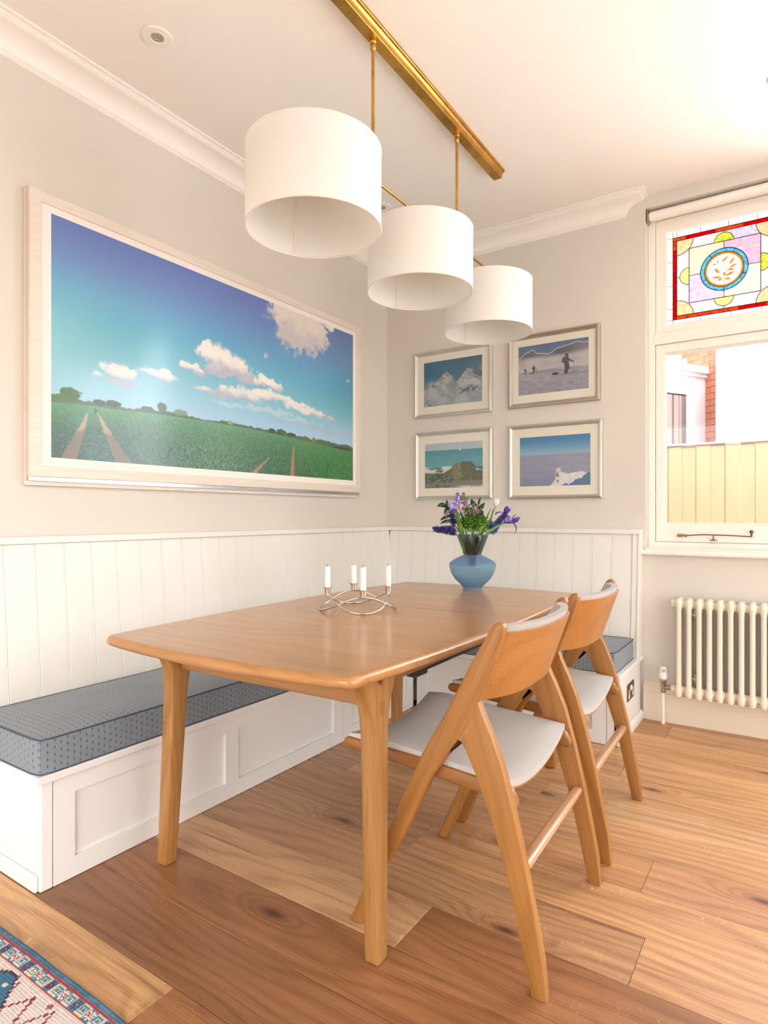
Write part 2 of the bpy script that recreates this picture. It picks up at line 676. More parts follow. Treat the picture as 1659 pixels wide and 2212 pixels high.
def shade_cloth():
    t = NT('lampshade_cotton')
    v = t.obj_vec()
    n = t.noise(t.mapping(v, (260, 260, 900)), 1.0, 2)
    d = t.n('ShaderNodeBsdfDiffuse')
    d.inputs['Color'].default_value = lin(248, 248, 245)
    tr = t.n('ShaderNodeBsdfTranslucent')
    tr.inputs['Color'].default_value = lin(248, 242, 232)
    bn = t.n('ShaderNodeBump')
    bn.inputs['Distance'].default_value = 0.0004
    t.l(n, bn.inputs['Height'])
    t.l(bn.outputs[0], d.inputs['Normal'])
    mx = t.n('ShaderNodeMixShader')
    mx.inputs[0].default_value = 0.3
    t.l(d.outputs[0], mx.inputs[1])
    t.l(tr.outputs[0], mx.inputs[2])
    t.l(mx.outputs[0], t.out.inputs[0])
    return t.m


M['shade'] = shade_cloth()
M['shade_trim'] = paint('shade_trim', (236, 226, 212), 0.8, 0.01)


def clear_glass(name='window_glass', refl=0.8):
    t = NT(name)
    tr = t.n('ShaderNodeBsdfTransparent')
    tr.inputs[0].default_value = (0.985, 0.99, 0.99, 1)
    gl = t.n('ShaderNodeBsdfGlossy')
    gl.inputs['Roughness'].default_value = 0.01
    fr = t.n('ShaderNodeFresnel')
    fr.inputs[0].default_value = 1.45
    mx = t.n('ShaderNodeMixShader')
    t.l(t.math('MULTIPLY', fr.outputs[0], refl), mx.inputs[0])
    t.l(tr.outputs[0], mx.inputs[1])
    t.l(gl.outputs[0], mx.inputs[2])
    t.l(mx.outputs[0], t.out.inputs[0])
    return t.m


M['glass'] = clear_glass()
M['print_glass'] = clear_glass('print_glass', 0.3)


def cathedral(name, rgb, var=0.18, ripple=60, clear=0.75):
    """coloured, rippled cathedral glass"""
    t = NT(name)
    v = t.obj_vec()
    n = t.noise(v, ripple, 3, 0.6, 0.8)
    c = lin(rgb)
    lo = tuple(x * (1 - var) for x in c[:3]) + (1,)
    hi = tuple(min(1.0, x * (1 + var)) for x in c[:3]) + (1,)
    col = t.ramp(n, [(0.35, lo), (0.65, hi)])
    tr = t.n('ShaderNodeBsdfTransparent')
    t.l(col, tr.inputs[0])
    tl = t.n('ShaderNodeBsdfTranslucent')
    t.l(col, tl.inputs[0])
    mx = t.n('ShaderNodeMixShader')
    mx.inputs[0].default_value = 1 - clear
    t.l(tr.outputs[0], mx.inputs[1])
    t.l(tl.outputs[0], mx.inputs[2])
    t.l(mx.outputs[0], t.out.inputs[0])
    return t.m


SG = {k: cathedral('stained_' + k, c, *a) for k, c, *a in (
    ('red', (236, 30, 16), 0.25), ('crimson', (224, 0, 26), 0.2), ('orange', (250, 124, 62), 0.3), ('peach', (253, 218, 176), 0.1),
    ('lilac', (247, 228, 232), 0.06), ('mauve', (232, 216, 222), 0.1), ('green', (232, 226, 120), 0.2), ('yellow', (246, 234, 168), 0.15),
    ('cream', (250, 232, 196), 0.1), ('ivory', (254, 240, 206), 0.08), ('pink', (252, 206, 202), 0.1), ('rose', (250, 216, 218), 0.12),
    ('blue', (150, 208, 236), 0.2), ('amber', (250, 176, 36), 0.12), ('clear', (252, 248, 250), 0.03), ('gold', (250, 190, 60), 0.15))}
M['lead'] = paint('lead_came', (58, 44, 44), 0.6, 0.05)

# ------------------------------------------------------------------ room shell
H = 2.855
XR, YB = 4.30, -5.60
WX0, WX1, WZ0, WZ1 = 1.693, 2.431, 0.905, 2.785     # window opening
T = 0.24


def struct(name, bm, mat, parent=None, smooth=None, label=None):
    o = obj(name, bm, mat, parent, smooth)
    if parent is None:
        o['kind'] = 'structure'
        if label:
            o['label'] = label
    return o


struct('wall_left', box(B(), -T, 0, YB - T, T, 0, H), M['wall'])
b = B()
box(b, 0, WX0, 0, T, 0, H)
for wa, wb in ((2.551, 3.29), (3.41, 4.15)):
    box(b, wa - 0.12, wa, 0, T, 0, H)
    box(b, wa, wb, 0, T, 0, WZ0)
    box(b, wa, wb, 0, T, WZ1, H)
box(b, 4.15, XR + T, 0, T, 0, H)
box(b, WX0, WX1, 0, T, 0, WZ0)
box(b, WX0, WX1, 0, T, WZ1, H)
struct('wall_back', b, M['wall'])
b = B()
OY0, OY1, OZ = -3.65, -0.75, 2.35
box(b, XR, XR + T, YB - T, OY0, 0, H)
box(b, XR, XR + T, OY1, 0, 0, H)
box(b, XR, XR + T, OY0, OY1, OZ, H)
struct('wall_right', b, M['wall'])
b = B()
box(b, 0, 0.6, YB - T, YB, 0, H)
box(b, 3.6, XR, YB - T, YB, 0, H)
box(b, 0.6, 3.6, YB - T, YB, OZ, H)
struct('wall_rear', b, M['wall'])
struct('ceiling', box(B(), -T, XR + T, YB - T, T, H, H + 0.2), M['ceiling'])

# unseen translucent sheet added across the side opening to keep direct sun out
def sheer():
    t = NT('sun_screen_cloth')
    d = t.n('ShaderNodeBsdfTranslucent')
    d.inputs[0].default_value = lin(236, 234, 230)
    t.l(d.outputs[0], t.out.inputs[0])
    return t.m


sb = obj('added_sun_screen', box(B(), XR + 0.10, XR + 0.104, OY0 - 0.02, OY1 + 0.02, 0.0, OZ + 0.02), sheer())
tag(sb, 'added sheer white screen keeping sun out of the side glazing, outside the picture', 'blind')

# floor: a slab that carries every board
floor = struct('floor', box(B(), 0, XR, YB, 0, -0.08, -0.014), M['gap'])
pitch, y00 = 0.1995, -2.672
TONE = {'light': (194, 156, 112), 'dark': (132, 95, 66), 'warm': (146, 105, 71), 'mid': (176, 134, 93), 'grey': (172, 136, 101),
        'tan': (188, 148, 106), 'pale': (198, 162, 118), 'rose': (184, 142, 104)}
known = {-3: [('light', 4.3)], -2: [('tan', 1.9), ('mid', 4.3)], -1: [('light', 1.166), ('warm', 4.3)], 0: [('dark', 2.5), ('mid', 4.3)], 1: [('warm', 2.75), ('rose', 4.3)],
         2: [('pale', 1.522), ('warm', 3.2), ('tan', 4.3)], 3: [('grey', 2.05), ('tan', 4.3)], 4: [('grey', 1.30), ('tan', 3.3), ('rose', 4.3)],
         5: [('mid', 1.999), ('rose', 4.3)], 6: [('grey', 0.75), ('tan', 2.9), ('tan', 4.3)], 7: [('mid', 1.53), ('pale', 2.7), ('tan', 4.3)],
         8: [('tan', 2.5), ('rose', 4.3)], 9: [('mid', 1.75), ('tan', 3.4), ('mid', 4.3)], 10: [('tan', 2.9), ('mid', 4.3)], 11: [('grey', 1.1), ('tan', 4.3)],
         12: [('mid', 1.838), ('tan', 4.3)], 13: [('mid', 4.3)]}
tones = list(TONE)
for k in range(-15, 14):
    y0, y1 = y00 + pitch * k, y00 + pitch * (k + 1)
    y0, y1 = max(y0, YB), min(y1, 0.0)
    if y1 - y0 < 0.02:
        continue
    rs = random.Random(k * 31 + 5)
    row = known.get(k) or [(rs.choice(tones), rs.uniform(1.4, 2.6)), (rs.choice(tones), 4.3)]
    x = 0.0
    for tone, x1 in row:
        g = 0.0006
        o = obj('plank', bev(box(B(), x + g, x1 - g, y0 + g, y1 - g, -0.014, 0.0), 0.0009, 1), M['plank'], floor)
        c = lin(TONE[tone])
        m = 0.62
        o.color = tuple(min(1.5, v / (m * q)) for v, q in zip(c[:3], (0.56, 0.36, 0.20))) + (1,)
        x = x1

# cornices
def cornice_prof():
    p = 0.128
    pts = [(0.0, 0.0), (p, 0.0), (p, -0.007), (p - 0.016, -0.009), (p - 0.016, -0.014), (p - 0.022, -0.015), (p - 0.022, -0.020), (p - 0.029, -0.021)]
    # cove
    x0, z0, x1, z1 = p - 0.029, -0.024, 0.020, -0.072
    for i in range(11):
        a = i / 10 * PI / 2
        pts.append((x0 + (x1 - x0) * math.sin(a) ** 1.0, z0 + (z1 - z0) * (1 - math.cos(a))))
    pts += [(0.020, -0.078), (0.014, -0.080), (0.014, -0.085), (0.009, -0.087), (0.009, -0.092), (0.0, -0.093)]
    return pts


CP = cornice_prof()
CX1 = 1.578
b = B()
ra, rb, n = [], [], len(CP)
for d, z in CP:                                    # mitred into the inner corner
    ra.append(b.verts.new((d, YB, H + z)))
    rb.append(b.verts.new((d, -d, H + z)))
for i in range(n):
    j = (i + 1) % n
    b.faces.new((ra[i], ra[j], rb[j], rb[i]))
struct('trim_1', b, M['cornice'], smooth=25, label='white coved cornice along the wall of the wide framed print')
b = B()
ra, rb, rc = [], [], []
for d, z in CP:
    ra.append(b.verts.new((d, -d, H + z)))
    rb.append(b.verts.new((CX1 + d, -d, H + z)))
    rc.append(b.verts.new((CX1 + d, 0.0, H + z)))
for i in range(n):
    j = (i + 1) % n
    b.faces.new((ra[i], ra[j], rb[j], rb[i]))
    b.faces.new((rb[i], rb[j], rc[j], rc[i]))
struct('trim_2', b, M['cornice'], smooth=25, label='white coved cornice above the four small prints, mitred at its end')

# beadboard panelling: boards lean back against the walls
PT, PB_, PZ0, PZ1 = 0.052, 0.112, 0.345, 1.003      # offset from the wall at top / bottom


def board_bm(w, axis, s0, s1):
    """a tongue-and-groove board with a bead on one edge, sheared to lean; runs s0..s1 along the wall"""
    prof = [(s0 + 0.0002, 0.0092), (s0 + 0.0022, 0.0115), (s1 - 0.0098, 0.0115), (s1 - 0.0090, 0.0100), (s1 - 0.0080, 0.0100)]
    for i in range(5):
        a = PI - PI * i / 4
        prof.append((s1 - 0.0042 + 0.0033 * math.cos(a), 0.0096 + 0.0020 * math.sin(a)))
    prof += [(s1 - 0.0002, 0.0092), (s1 - 0.0002, 0.0), (s0 + 0.0002, 0.0)]
    bm = B()
    R = []
    for z, d in ((PZ0, PB_), (PZ1, PT)):
        R.append([bm.verts.new((d - 0.0115 + t, s, z) if axis == 'y' else (s, -(d - 0.0115 + t), z)) for s, t in prof])
    m = len(prof)
    for i in range(m):
        j = (i + 1) % m
        bm.faces.new((R[0][i], R[0][j], R[1][j], R[1][i]))
    bm.faces.new(R[0])
    bm.faces.new(R[1])
    return bm


tr1 = thing('trim_3', 'cream beadboard panelling behind the longer bench', None, (0, 0, 0), kind='structure')
tr2 = thing('trim_4', 'cream beadboard panelling behind the shorter bench', None, (0, 0, 0), kind='structure')
s = -2.539 - 0.109
while s < -0.10:
    e = min(s + 0.109, -0.055)
    obj('board', board_bm(0, 'y', s, e), M['panel'], tr1)
    s += 0.109
s = 1.638
while s > 0.12:
    e = max(s - 0.1073, 0.055)
    obj('board', board_bm(0, 'x', e, s), M['panel'], tr2)
    s -= 0.1073
obj('cap_rail', bbox(0, 0.064, -2.672, -0.0, 1.004, 1.030, 0.002), M['panel'], tr1)
obj('cap_rail', bbox(0.064, 1.679, -0.064, 0.0, 1.004, 1.030, 0.002), M['panel'], tr2)


def lean_prism(x0, x1, extra, z0, z1):
    f = lambda z: PB_ + (PT - PB_) * (z - PZ0) / (PZ1 - PZ0) + extra
    bm = B()
    prism(bm, [(0, z0), (-f(z0), z0), (-f(z1), z1), (0, z1)], x0, x1, 'yz')
    return bm


obj('end_stile', bev(lean_prism(1.639, 1.668, 0.004, PZ0, 1.004), 0.001, 1), M['panel'], tr2)
obj('end_board', bev(lean_prism(1.6685, 1.679, 0.009, PZ0, 1.004), 0.001, 1), M['panel'], tr2)
b = B()
f0 = PB_ + 0.009
prism(b, [(0, PZ0), (f0, PZ0), (PT + 0.009, 1.004), (0, 1.004)], -2.672, -2.660, 'xz')
obj('end_board', bev(b, 0.001, 1), M['panel'], tr1)

# skirting on the window wall
b = B()
prism(b, [(0, 0), (-0.020, 0), (-0.020, 0.150), (-0.014, 0.154), (-0.014, 0.178), (-0.009, 0.186), (-0.009, 0.196), (-0.004, 0.203), (0, 0.203)],
      1.686, XR, 'yz')
struct('baseboard_back', b, M['skirt'])
b = B()
prism(b, [(0, 0), (0.020, 0), (0.020, 0.150), (0.012, 0.18), (0, 0.203)], YB, -2.70, 'xz')
struct('baseboard_left', b, M['skirt'])

# ------------------------------------------------------------------ window
win = thing('window_1', 'white timber window with a leaded stained-glass toplight over a plain casement', None, (2.062, 0.06, 0.9), kind='structure')


def frame_ring(x0, x1, z0, z1, wx, wz, y0, y1, bv=0.003, wzt=None):
    """four-sided frame as one mesh: outer box minus inner hole"""
    wzt = wz if wzt is None else wzt
    bm = B()
    O = [(x0, z0), (x1, z0), (x1, z1), (x0, z1)]
    I = [(x0 + wx, z0 + wz), (x1 - wx, z0 + wz), (x1 - wx, z1 - wzt), (x0 + wx, z1 - wzt)]
    V = {}
    for nm, P in (('o', O), ('i', I)):
        for yy in (0, 1):
            V[nm, yy] = [bm.verts.new((u, (y0, y1)[yy], w)) for u, w in P]
    for i in range(4):
        j = (i + 1) % 4
        bm.faces.new((V['o', 0][i], V['o', 0][j], V['i', 0][j], V['i', 0][i]))
        bm.faces.new((V['o', 1][j], V['o', 1][i], V['i', 1][i], V['i', 1][j]))
        bm.faces.new((V['o', 1][i], V['o', 1][j], V['o', 0][j], V['o', 0][i]))
        bm.faces.new((V['i', 0][i], V['i', 0][j], V['i', 1][j], V['i', 1][i]))
    if bv:
        bev(bm, bv, 2)
    return bm


yf = 0.075                                              # inner face of the frame
obj('window_frame', frame_ring(WX0, WX1, 0.93, WZ1, 0.036, 0.030, yf, yf + 0.09, 0.003, 0.045), M['window'], win)
obj('transom', bbox(WX0 + 0.03, WX1 - 0.03, yf - 0.004, yf + 0.085, 2.050, 2.112, 0.004), M['window'], win)
# toplight sash
obj('toplight_sash', frame_ring(WX0 + 0.037, WX1 - 0.037, 2.113, 2.738, 0.058, 0.045, yf + 0.012, yf + 0.055, 0.004, 0.072), M['window'], win)
# casement
obj('casement_sash', frame_ring(WX0 + 0.038, WX1 - 0.038, 0.962, 2.049, 0.044, 0.098, yf + 0.008, yf + 0.055, 0.004, 0.048), M['window'], win)
obj('glazing_bead', frame_ring(WX0 + 0.081, WX1 - 0.081, 1.059, 2.002, 0.008, 0.008, yf + 0.020, yf + 0.050, 0.002), M['window'], win)
obj('pane', box(B(), WX0 + 0.086, WX1 - 0.086, yf + 0.034, yf + 0.038, 1.064, 1.997), M['glass'], win)
b = bbox(WX0 - 0.022, WX1 + 0.022, -0.045, -0.0005, 0.893, 0.921, 0.010, 3)
obj('window_board', b, M['window'], win)
obj('sill_bed', bbox(WX0 + 0.001, WX1 - 0.001, 0.0, yf + 0.09, 0.906, 0.931, 0.002), M['window'], win)

# leaded light: every quarry is a pane of glass between lead cames
SX, SZ = 2.062, 2.410
sgy = yf + 0.034
lg = thing('leaded_light', None, None, (SX, sgy, SZ))
lg.parent = win
lg.location = Vector((SX, sgy, SZ)) - origin_of(win)


def quarry(kind, poly, t=0.003, nm='pane'):
    bm = B()
    prism(bm, [(SX + u, SZ + w) for u, w in poly], sgy - t / 2, sgy + t / 2, 'xz')
    return obj(nm, bm, SG[kind], lg)


def arc(cx, cz, r, a0, a1, n=14):
    return [(cx + r * math.cos(math.radians(a0 + (a1 - a0) * i / n)), cz + r * math.sin(math.radians(a0 + (a1 - a0) * i / n))) for i in range(n + 1)]


cames = B()


def came(pts, w=0.0038, closed=False):
    tube(cames, [(SX + u, sgy, SZ + v) for u, v in pts], w / 2, 6, closed)


RX, RZ0, RZ1 = 0.247, -0.228, 0.222           # outer red border half width, bottom, top
bw = 0.0195
iX, iZ0, iZ1 = RX - bw, RZ0 + bw, RZ1 - bw
cX, cZ = 0.1665, 0.148                         # centre panel
OXo, OZ0, OZ1 = 0.274, -0.256, 0.250           # outer clear margin
# clear margin squares
def strip_cuts(a, b2, cuts):
    q = [a] + [c for c in cuts if a < c < b2] + [b2]
    return list(zip(q, q[1:]))


for a, c in strip_cuts(-RX, RX, (-0.226, -0.11, 0.021, 0.153)):
    quarry('clear', [(a, RZ1), (c, RZ1), (c, OZ1), (a, OZ1)])
    came([(a, RZ1), (a, OZ1)], 0.003)
for a, c in strip_cuts(-RX, RX, (-0.11, 0.032, 0.17)):
    quarry('clear', [(a, OZ0), (c, OZ0), (c, RZ0), (a, RZ0)])
    came([(a, RZ0), (a, OZ0)], 0.003)
for sx in (-1, 1):
    for a, c in strip_cuts(OZ0, OZ1, (RZ0, -0.166, -0.039, 0.092, RZ1)):
        x0, x1 = sorted((sx * RX, sx * OXo))
        quarry('clear', [(x0, a), (x1, a), (x1, c), (x0, c)])
        came([(x0, a), (x1, a)], 0.003)
# red border
for i, (a, c) in enumerate(strip_cuts(-RX, RX, (-0.18, -0.044, 0.091, 0.2))):
    quarry(('orange', 'red', 'orange', 'red', 'orange')[i % 5], [(a, iZ1), (c, iZ1), (c, RZ1), (a, RZ1)])
    came([(c, iZ1), (c, RZ1)])
for i, (a, c) in enumerate(strip_cuts(-RX + bw, RX - bw, (-0.176, -0.063, 0.069, 0.19))):
    quarry(('orange', 'orange', 'orange', 'red', 'orange')[i % 5], [(a, RZ0), (c, RZ0), (c, iZ0), (a, iZ0)])
    came([(c, RZ0), (c, iZ0)])
for sx in (-1, 1):
    for i, (a, c) in enumerate(strip_cuts(RZ0, iZ1, (-0.099, 0.028, 0.151))):
        x0, x1 = sorted((sx * RX, sx * iX))
        quarry(('crimson', 'crimson', 'red', 'orange')[i], [(x0, a), (x1, a), (x1, c), (x0, c)])
        came([(x0, c), (x1, c)])
for P in ([(-RX, RZ0), (RX, RZ0), (RX, RZ1), (-RX, RZ1)], [(-iX, iZ0), (iX, iZ0), (iX, iZ1), (-iX, iZ1)], [(-cX, -cZ), (cX, -cZ), (cX, cZ), (-cX, cZ)]):
    for i in range(4):
        came([P[i], P[(i + 1) % 4]], 0.0045)
# corner fans and half rounds
qr = 0.082
for sx in (-1, 1):
    for cz, a0, a1 in ((iZ1, 180, 270), (iZ0, 90, 180)):
        A = arc(iX, cz, qr, a0, a1)
        A = [(sx * u, v) for u, v in A]
        quarry('peach', [(sx * iX, cz)] + A)
        came(A)
for (cx, cz, a0, a1, kind) in ((0, cZ, 0, 180, 'green'), (0, -cZ, 180, 360, 'yellow'), (-cX, 0, 90, 270, 'yellow'), (cX, 0, -90, 90, 'green')):
    A = arc(cx, cz, 0.046, a0, a1)
    quarry(kind, A)
    came(A)


def side_pane(sx, sz, horiz):
    """the lilac fields between the fans and the half rounds"""
    if horiz:
        zi = iZ1 if sz > 0 else -iZ0
        A = [(0.0, cZ + 0.046), (0.0, zi), (iX - qr, zi)]
        A += [(u, v) for u, v in arc(iX, zi, qr, 180, 270) if v > cZ + 0.001]
        A += [(cX - 0.006, cZ), (0.046, cZ)] + [(u, v) for u, v in arc(0, cZ, 0.046, 8, 84, 8)]
    else:
        zi = iZ1 if sz > 0 else -iZ0
        A = [(cX + 0.046, 0.0)] + [(u, v) for u, v in arc(cX, 0, 0.046, 6, 84, 8)] + [(cX, 0.046), (cX, cZ - 0.012)]
        A += [(u, v) for u, v in arc(iX, zi, qr, 225, 270) if u > cX + 0.001] + [(iX, zi - qr), (iX, 0.0)]
    return [(sx * u, sz * v) for u, v in A]


for sx in (-1, 1):
    for sz in (-1, 1):
        quarry('mauve' if (sx > 0 and sz > 0) else 'lilac', side_pane(sx, sz, True))
        quarry('lilac', side_pane(sx, sz, False))
for P in ([(0, cZ + 0.046), (0, iZ1)], [(0, -cZ - 0.046), (0, iZ0)], [(cX + 0.046, 0), (iX, 0)], [(-cX - 0.046, 0), (-iX, 0)]):
    came(P)
# four fields round the medallion
mr = 0.111
for sx, sz, kind in ((-1, 1, 'cream'), (1, 1, 'pink'), (-1, -1, 'rose'), (1, -1, 'ivory')):
    A = [(mr, 0.0), (cX, 0.0), (cX, cZ), (0, cZ), (0, mr)] + arc(0, 0, mr, 90, 0)[1:-1]
    quarry(kind, [(sx * u, sz * v) for u, v in A])
for P in ([(mr, 0), (cX, 0)], [(-mr, 0), (-cX, 0)], [(0, mr), (0, cZ)], [(0, -mr), (0, -cZ)]):
    came(P)
cuts = (62, 128, 205, 270, 337)
for a0, a1 in zip(cuts, cuts[1:] + (62 + 360,)):
    quarry('blue', arc(0, 0, mr - 0.001, a0, a1) + arc(0, 0, 0.092, a1, a0))
    came([(r * math.cos(math.radians(a0)), r * math.sin(math.radians(a0))) for r in (0.092, mr)])
came(arc(0, 0, mr, 0, 360, 40)[:-1], 0.0052, True)
came(arc(0, 0, 0.092, 0, 360, 40)[:-1], 0.0042, True)
quarry('amber', arc(0, 0, 0.091, 0, 180, 20) + arc(0, 0, 0.081, 180, 0, 20))
quarry('amber', arc(0, 0, 0.091, 180, 360, 20) + arc(0, 0, 0.081, 360, 180, 20))
quarry('clear', arc(0, 0, 0.081, 0, 360, 36)[:-1])


def painted_leaf(x0, z0, x1, z1, w, kind='gold', dy=-0.0024):
    d = Vector((x1 - x0, z1 - z0))
    nn = Vector((-d.y, d.x)).normalized() * w
    w *= 2.2
    P = [(x0, z0)]
    for k, q in ((0.3, 0.8), (0.55, 1.0), (0.8, 0.6)):
        P.append((x0 + d.x * k + nn.x * q, z0 + d.y * k + nn.y * q))
    P.append((x1, z1))
    for k, q in ((0.8, 0.6), (0.55, 1.0), (0.3, 0.8)):
        P.append((x0 + d.x * k - nn.x * q, z0 + d.y * k - nn.y * q))
    bm = B()
    prism(bm, [(SX + u, SZ + v) for u, v in P], sgy - 0.0032, sgy - 0.0018, 'xz')
    return obj('painted_leaf', bm, SG[kind], lg)


for L in ((-.012, .036, .022, .066, .006), (.024, .018, .050, .052, .006), (.022, .000, .062, .016, .006), (.016, -.006, .048, -.012, .007),
          (-.020, -.020, -.046, .014, .007), (-.012, -.040, -.058, -.036, .006), (.004, -.040, .048, -.022, .007), (-.006, -.046, -.030, -.056, .007),
          (.002, -.052, .034, -.058, .006), (-.030, .034, -.026, .052, .005), (-.034, .030, -.054, .034, .004), (.000, -.036, .002, -.014, .006)):
    painted_leaf(*L)
b = B()
tube(b, [(SX + u, sgy - 0.0025, SZ + v) for u, v in ((0, -.080), (.001, -.05), (.004, -.03), (.014, -.012), (.022, .004))], 0.0016, 6)
obj('painted_stem', b, SG['gold'], lg)
b = B()
for a in range(5):
    r = math.radians(90 + 72 * a)
    tube(b, [(SX - .004 + .014 * math.cos(r + q) * k, sgy - 0.0025, SZ + .012 + .014 * math.sin(r + q) * k) for q, k in ((-.5, .4), (-.35, 1.1), (0, 1.35), (.35, 1.1), (.5, .4))], 0.0007, 5)
obj('painted_flower', b, SG['rose'], lg)
obj('lead_cames', cames, M['lead'], lg, 40)

# casement stay
st = thing('window_stay', 'antique brass casement stay along the bottom rail of the window', 'window stay', (1.86, yf, 0.998))
sy = yf - 0.004
obj('mount', bbox(1.843, 1.868, sy - 0.004, yf + 0.0085, 0.990, 1.006, 0.001), M['bronze'], st)
b = B()
lathe(b, [(0, -0.012), (0.008, -0.012), (0.009, -0.006), (0.009, 0.0), (0, 0.0)], 14, (1.884, sy, 0.998), 'y')
obj('pivot', b, M['bronze'], st, 40)
b = B()
tube(b, spline([(1.868, sy - .006, .998), (1.90, sy - .008, .999), (1.96, sy - .012, 1.004), (2.02, sy - .012, 1.004), (2.10, sy - .012, 1.002), (2.165, sy - .012, .999), (2.19, sy - .012, .998)], 5), 0.0032, 8)
obj('arm', b, M['bronze'], st, 40)
b = B()
lathe(b, [(0, 0.996), (0.005, 0.996), (0.0045, 1.012), (0.009, 1.020), (0.0095, 1.026), (0.006, 1.031), (0, 1.032)], 14, (2.19, sy - .012, 0))
obj('knob', b, M['bronze'], st, 40)
b = B()
lathe(b, [(0, 0.975), (0.013, 0.9755), (0.013, 0.978), (0.004, 0.981), (0.003, 0.996), (0.002, 1.002), (0, 1.003)], 12, (2.017, sy - .012, 0))
box(b, 2.000, 2.034, sy - .018, yf + .003, 0.9735, 0.9765)
obj('peg', b, M['bronze'], st, 40)

# roller blind
rb = thing('roller_blind', 'rolled-up cream roller blind at the head of the window', 'blind', (2.06, 0.03, 2.75))
b = B()
lathe(b, [(0, 1.712), (0.025, 1.712), (0.025, 2.412), (0, 2.412)], 28, (0, 0.036, 2.750), 'x')
# axis x helper lays (h, x, y); recentre to y,z
obj('fabric_roll', b, M['window'], rb, 40)
for xx in (1.6985, 2.4195):
    obj('bracket', bbox(xx, xx + 0.007, 0.008, 0.064, 2.716, 2.782, 0.003), M['nickel'], rb)
b = B()
lathe(b, [(0, 1.705), (0.019, 1.705), (0.021, 1.708), (0.021, 1.7125), (0, 1.7125)], 20, (0, 0.036, 2.750), 'x')
obj('end_cap', b, M['white'], rb, 40)

# ------------------------------------------------------------------ outside
fence = thing('garden_fence', 'pale new timber closeboard garden fence outside the window', 'fence', (1.9, 3.0, 0))
M['fence'] = wood('fence_pine', (124, 92, 60), (154, 120, 86), AXIS['z'], 16, 0.7, contrast=0.5)
M['fence_x'] = wood('fence_pine_x', (176, 146, 110), (204, 176, 140), AXIS['x'], 16, 0.7, contrast=0.5)
x = 0.35
i = 0
while x < 5.0:
    obj('board', bbox(x + 0.0006, x + 0.1222, 3.0 + 0.006 * (i % 2), 3.018 + 0.006 * (i % 2), 0.05, 1.775 + 0.004 * ((i * 7) % 3), 0.002, 1), M['fence'], fence)
    x += 0.1228
    i += 1
for z in (0.35, 1.0, 1.62):
    obj('rail', box(B(), 0.35, 5.0, 3.026, 3.07, z, z + 0.07), M['fence_x'], fence)
obj('capping', bbox(0.34, 5.02, 2.985, 3.05, 1.782, 1.80, 0.003, 1), M['fence_x'], fence)
struct('ground_outside', box(B(), -8, 12, T, 16, -0.3, -0.12), paint('paving', (172, 172, 172), 0.9, 0.1))
M['render'] = paint('white_masonry', (236, 230, 222), 0.85, 0.02)
M['bay'] = paint('white_bay_paint', (232, 233, 238), 0.6, 0.02)
hs = thing('neighbouring_house', 'neighbouring house with a white bay window and a strip of red brick', 'house', (1.4, 5.9, 0))
obj('wall', prism(B(), [(1.555, 5.0), (6.5, 9.4), (6.2, 9.7), (1.555, 5.4)], 0, 3.45, 'xy'), M['render'], hs)
# brick return wall, rotated; bricks of the visible strip stand proud of the mortar
ux, uy = -math.sin(math.radians(46)), math.cos(math.radians(46))     # along the wall
nx, ny = -uy, ux                                                     # into the wall is +(uy,-ux)
b = B()
P = [(1.75, 5.5), (0.55, 5.5 + 1.2 * uy / -ux)]
prism(b, [P[0], P[1], (P[1][0] + 0.3, P[1][1] + 0.3), (P[0][0] + 0.3, P[0][1] + 0.3)], 0, 3.6, 'xy')
obj('mortar_wall', b, paint('mortar', (190, 170, 152), 0.9, 0.05), hs)
M['brick'] = paint('red_brick', (192, 116, 84), 0.85, 0.12)
for k in range(24):
    z = 1.55 + 0.0865 * k
    off = 0.11 if k % 2 else 0.0
    for q in range(-1, 4):
        a0 = 0.02 + q * 0.225 + off
        c0 = (1.75 + ux * a0, 5.5 + uy * a0)
        c1 = (1.75 + ux * (a0 + 0.213), 5.5 + uy * (a0 + 0.213))
        if q < 0 and k % 2 == 0:
            continue
        bm = B()
        prism(bm, [c0, c1, (c1[0] - 0.010, c1[1] - 0.010), (c0[0] - 0.010, c0[1] - 0.010)], z, z + 0.074, 'xy')
        o = obj('brick', bm, M['brick'], hs)
# canted white bay
F0, F1 = Vector((1.36, 5.9)), Vector((0.52, 4.50))
dn = (F1 - F0).normalized()
nn = Vector((dn.y, -dn.x))
if nn.dot(Vector((2.4, -3.6)) - F0) < 0:
    nn = -nn


def bay_poly(out):
    a, c = F0 + nn * out - dn * out, F1 + nn * out + dn * out
    return [tuple(a), tuple(c), tuple(c - nn * (1.2 + out)), tuple(a - nn * (1.2 + out))]


def bay_box(s0, s1, z0, z1, o0, o1, mat, nm):
    a, c = F0 + dn * s0, F0 + dn * s1
    bm = B()
    prism(bm, [tuple(a + nn * o0), tuple(c + nn * o0), tuple(c + nn * o1), tuple(a + nn * o1)], z0, z1, 'xy')
    return obj(nm, bm, mat, hs)


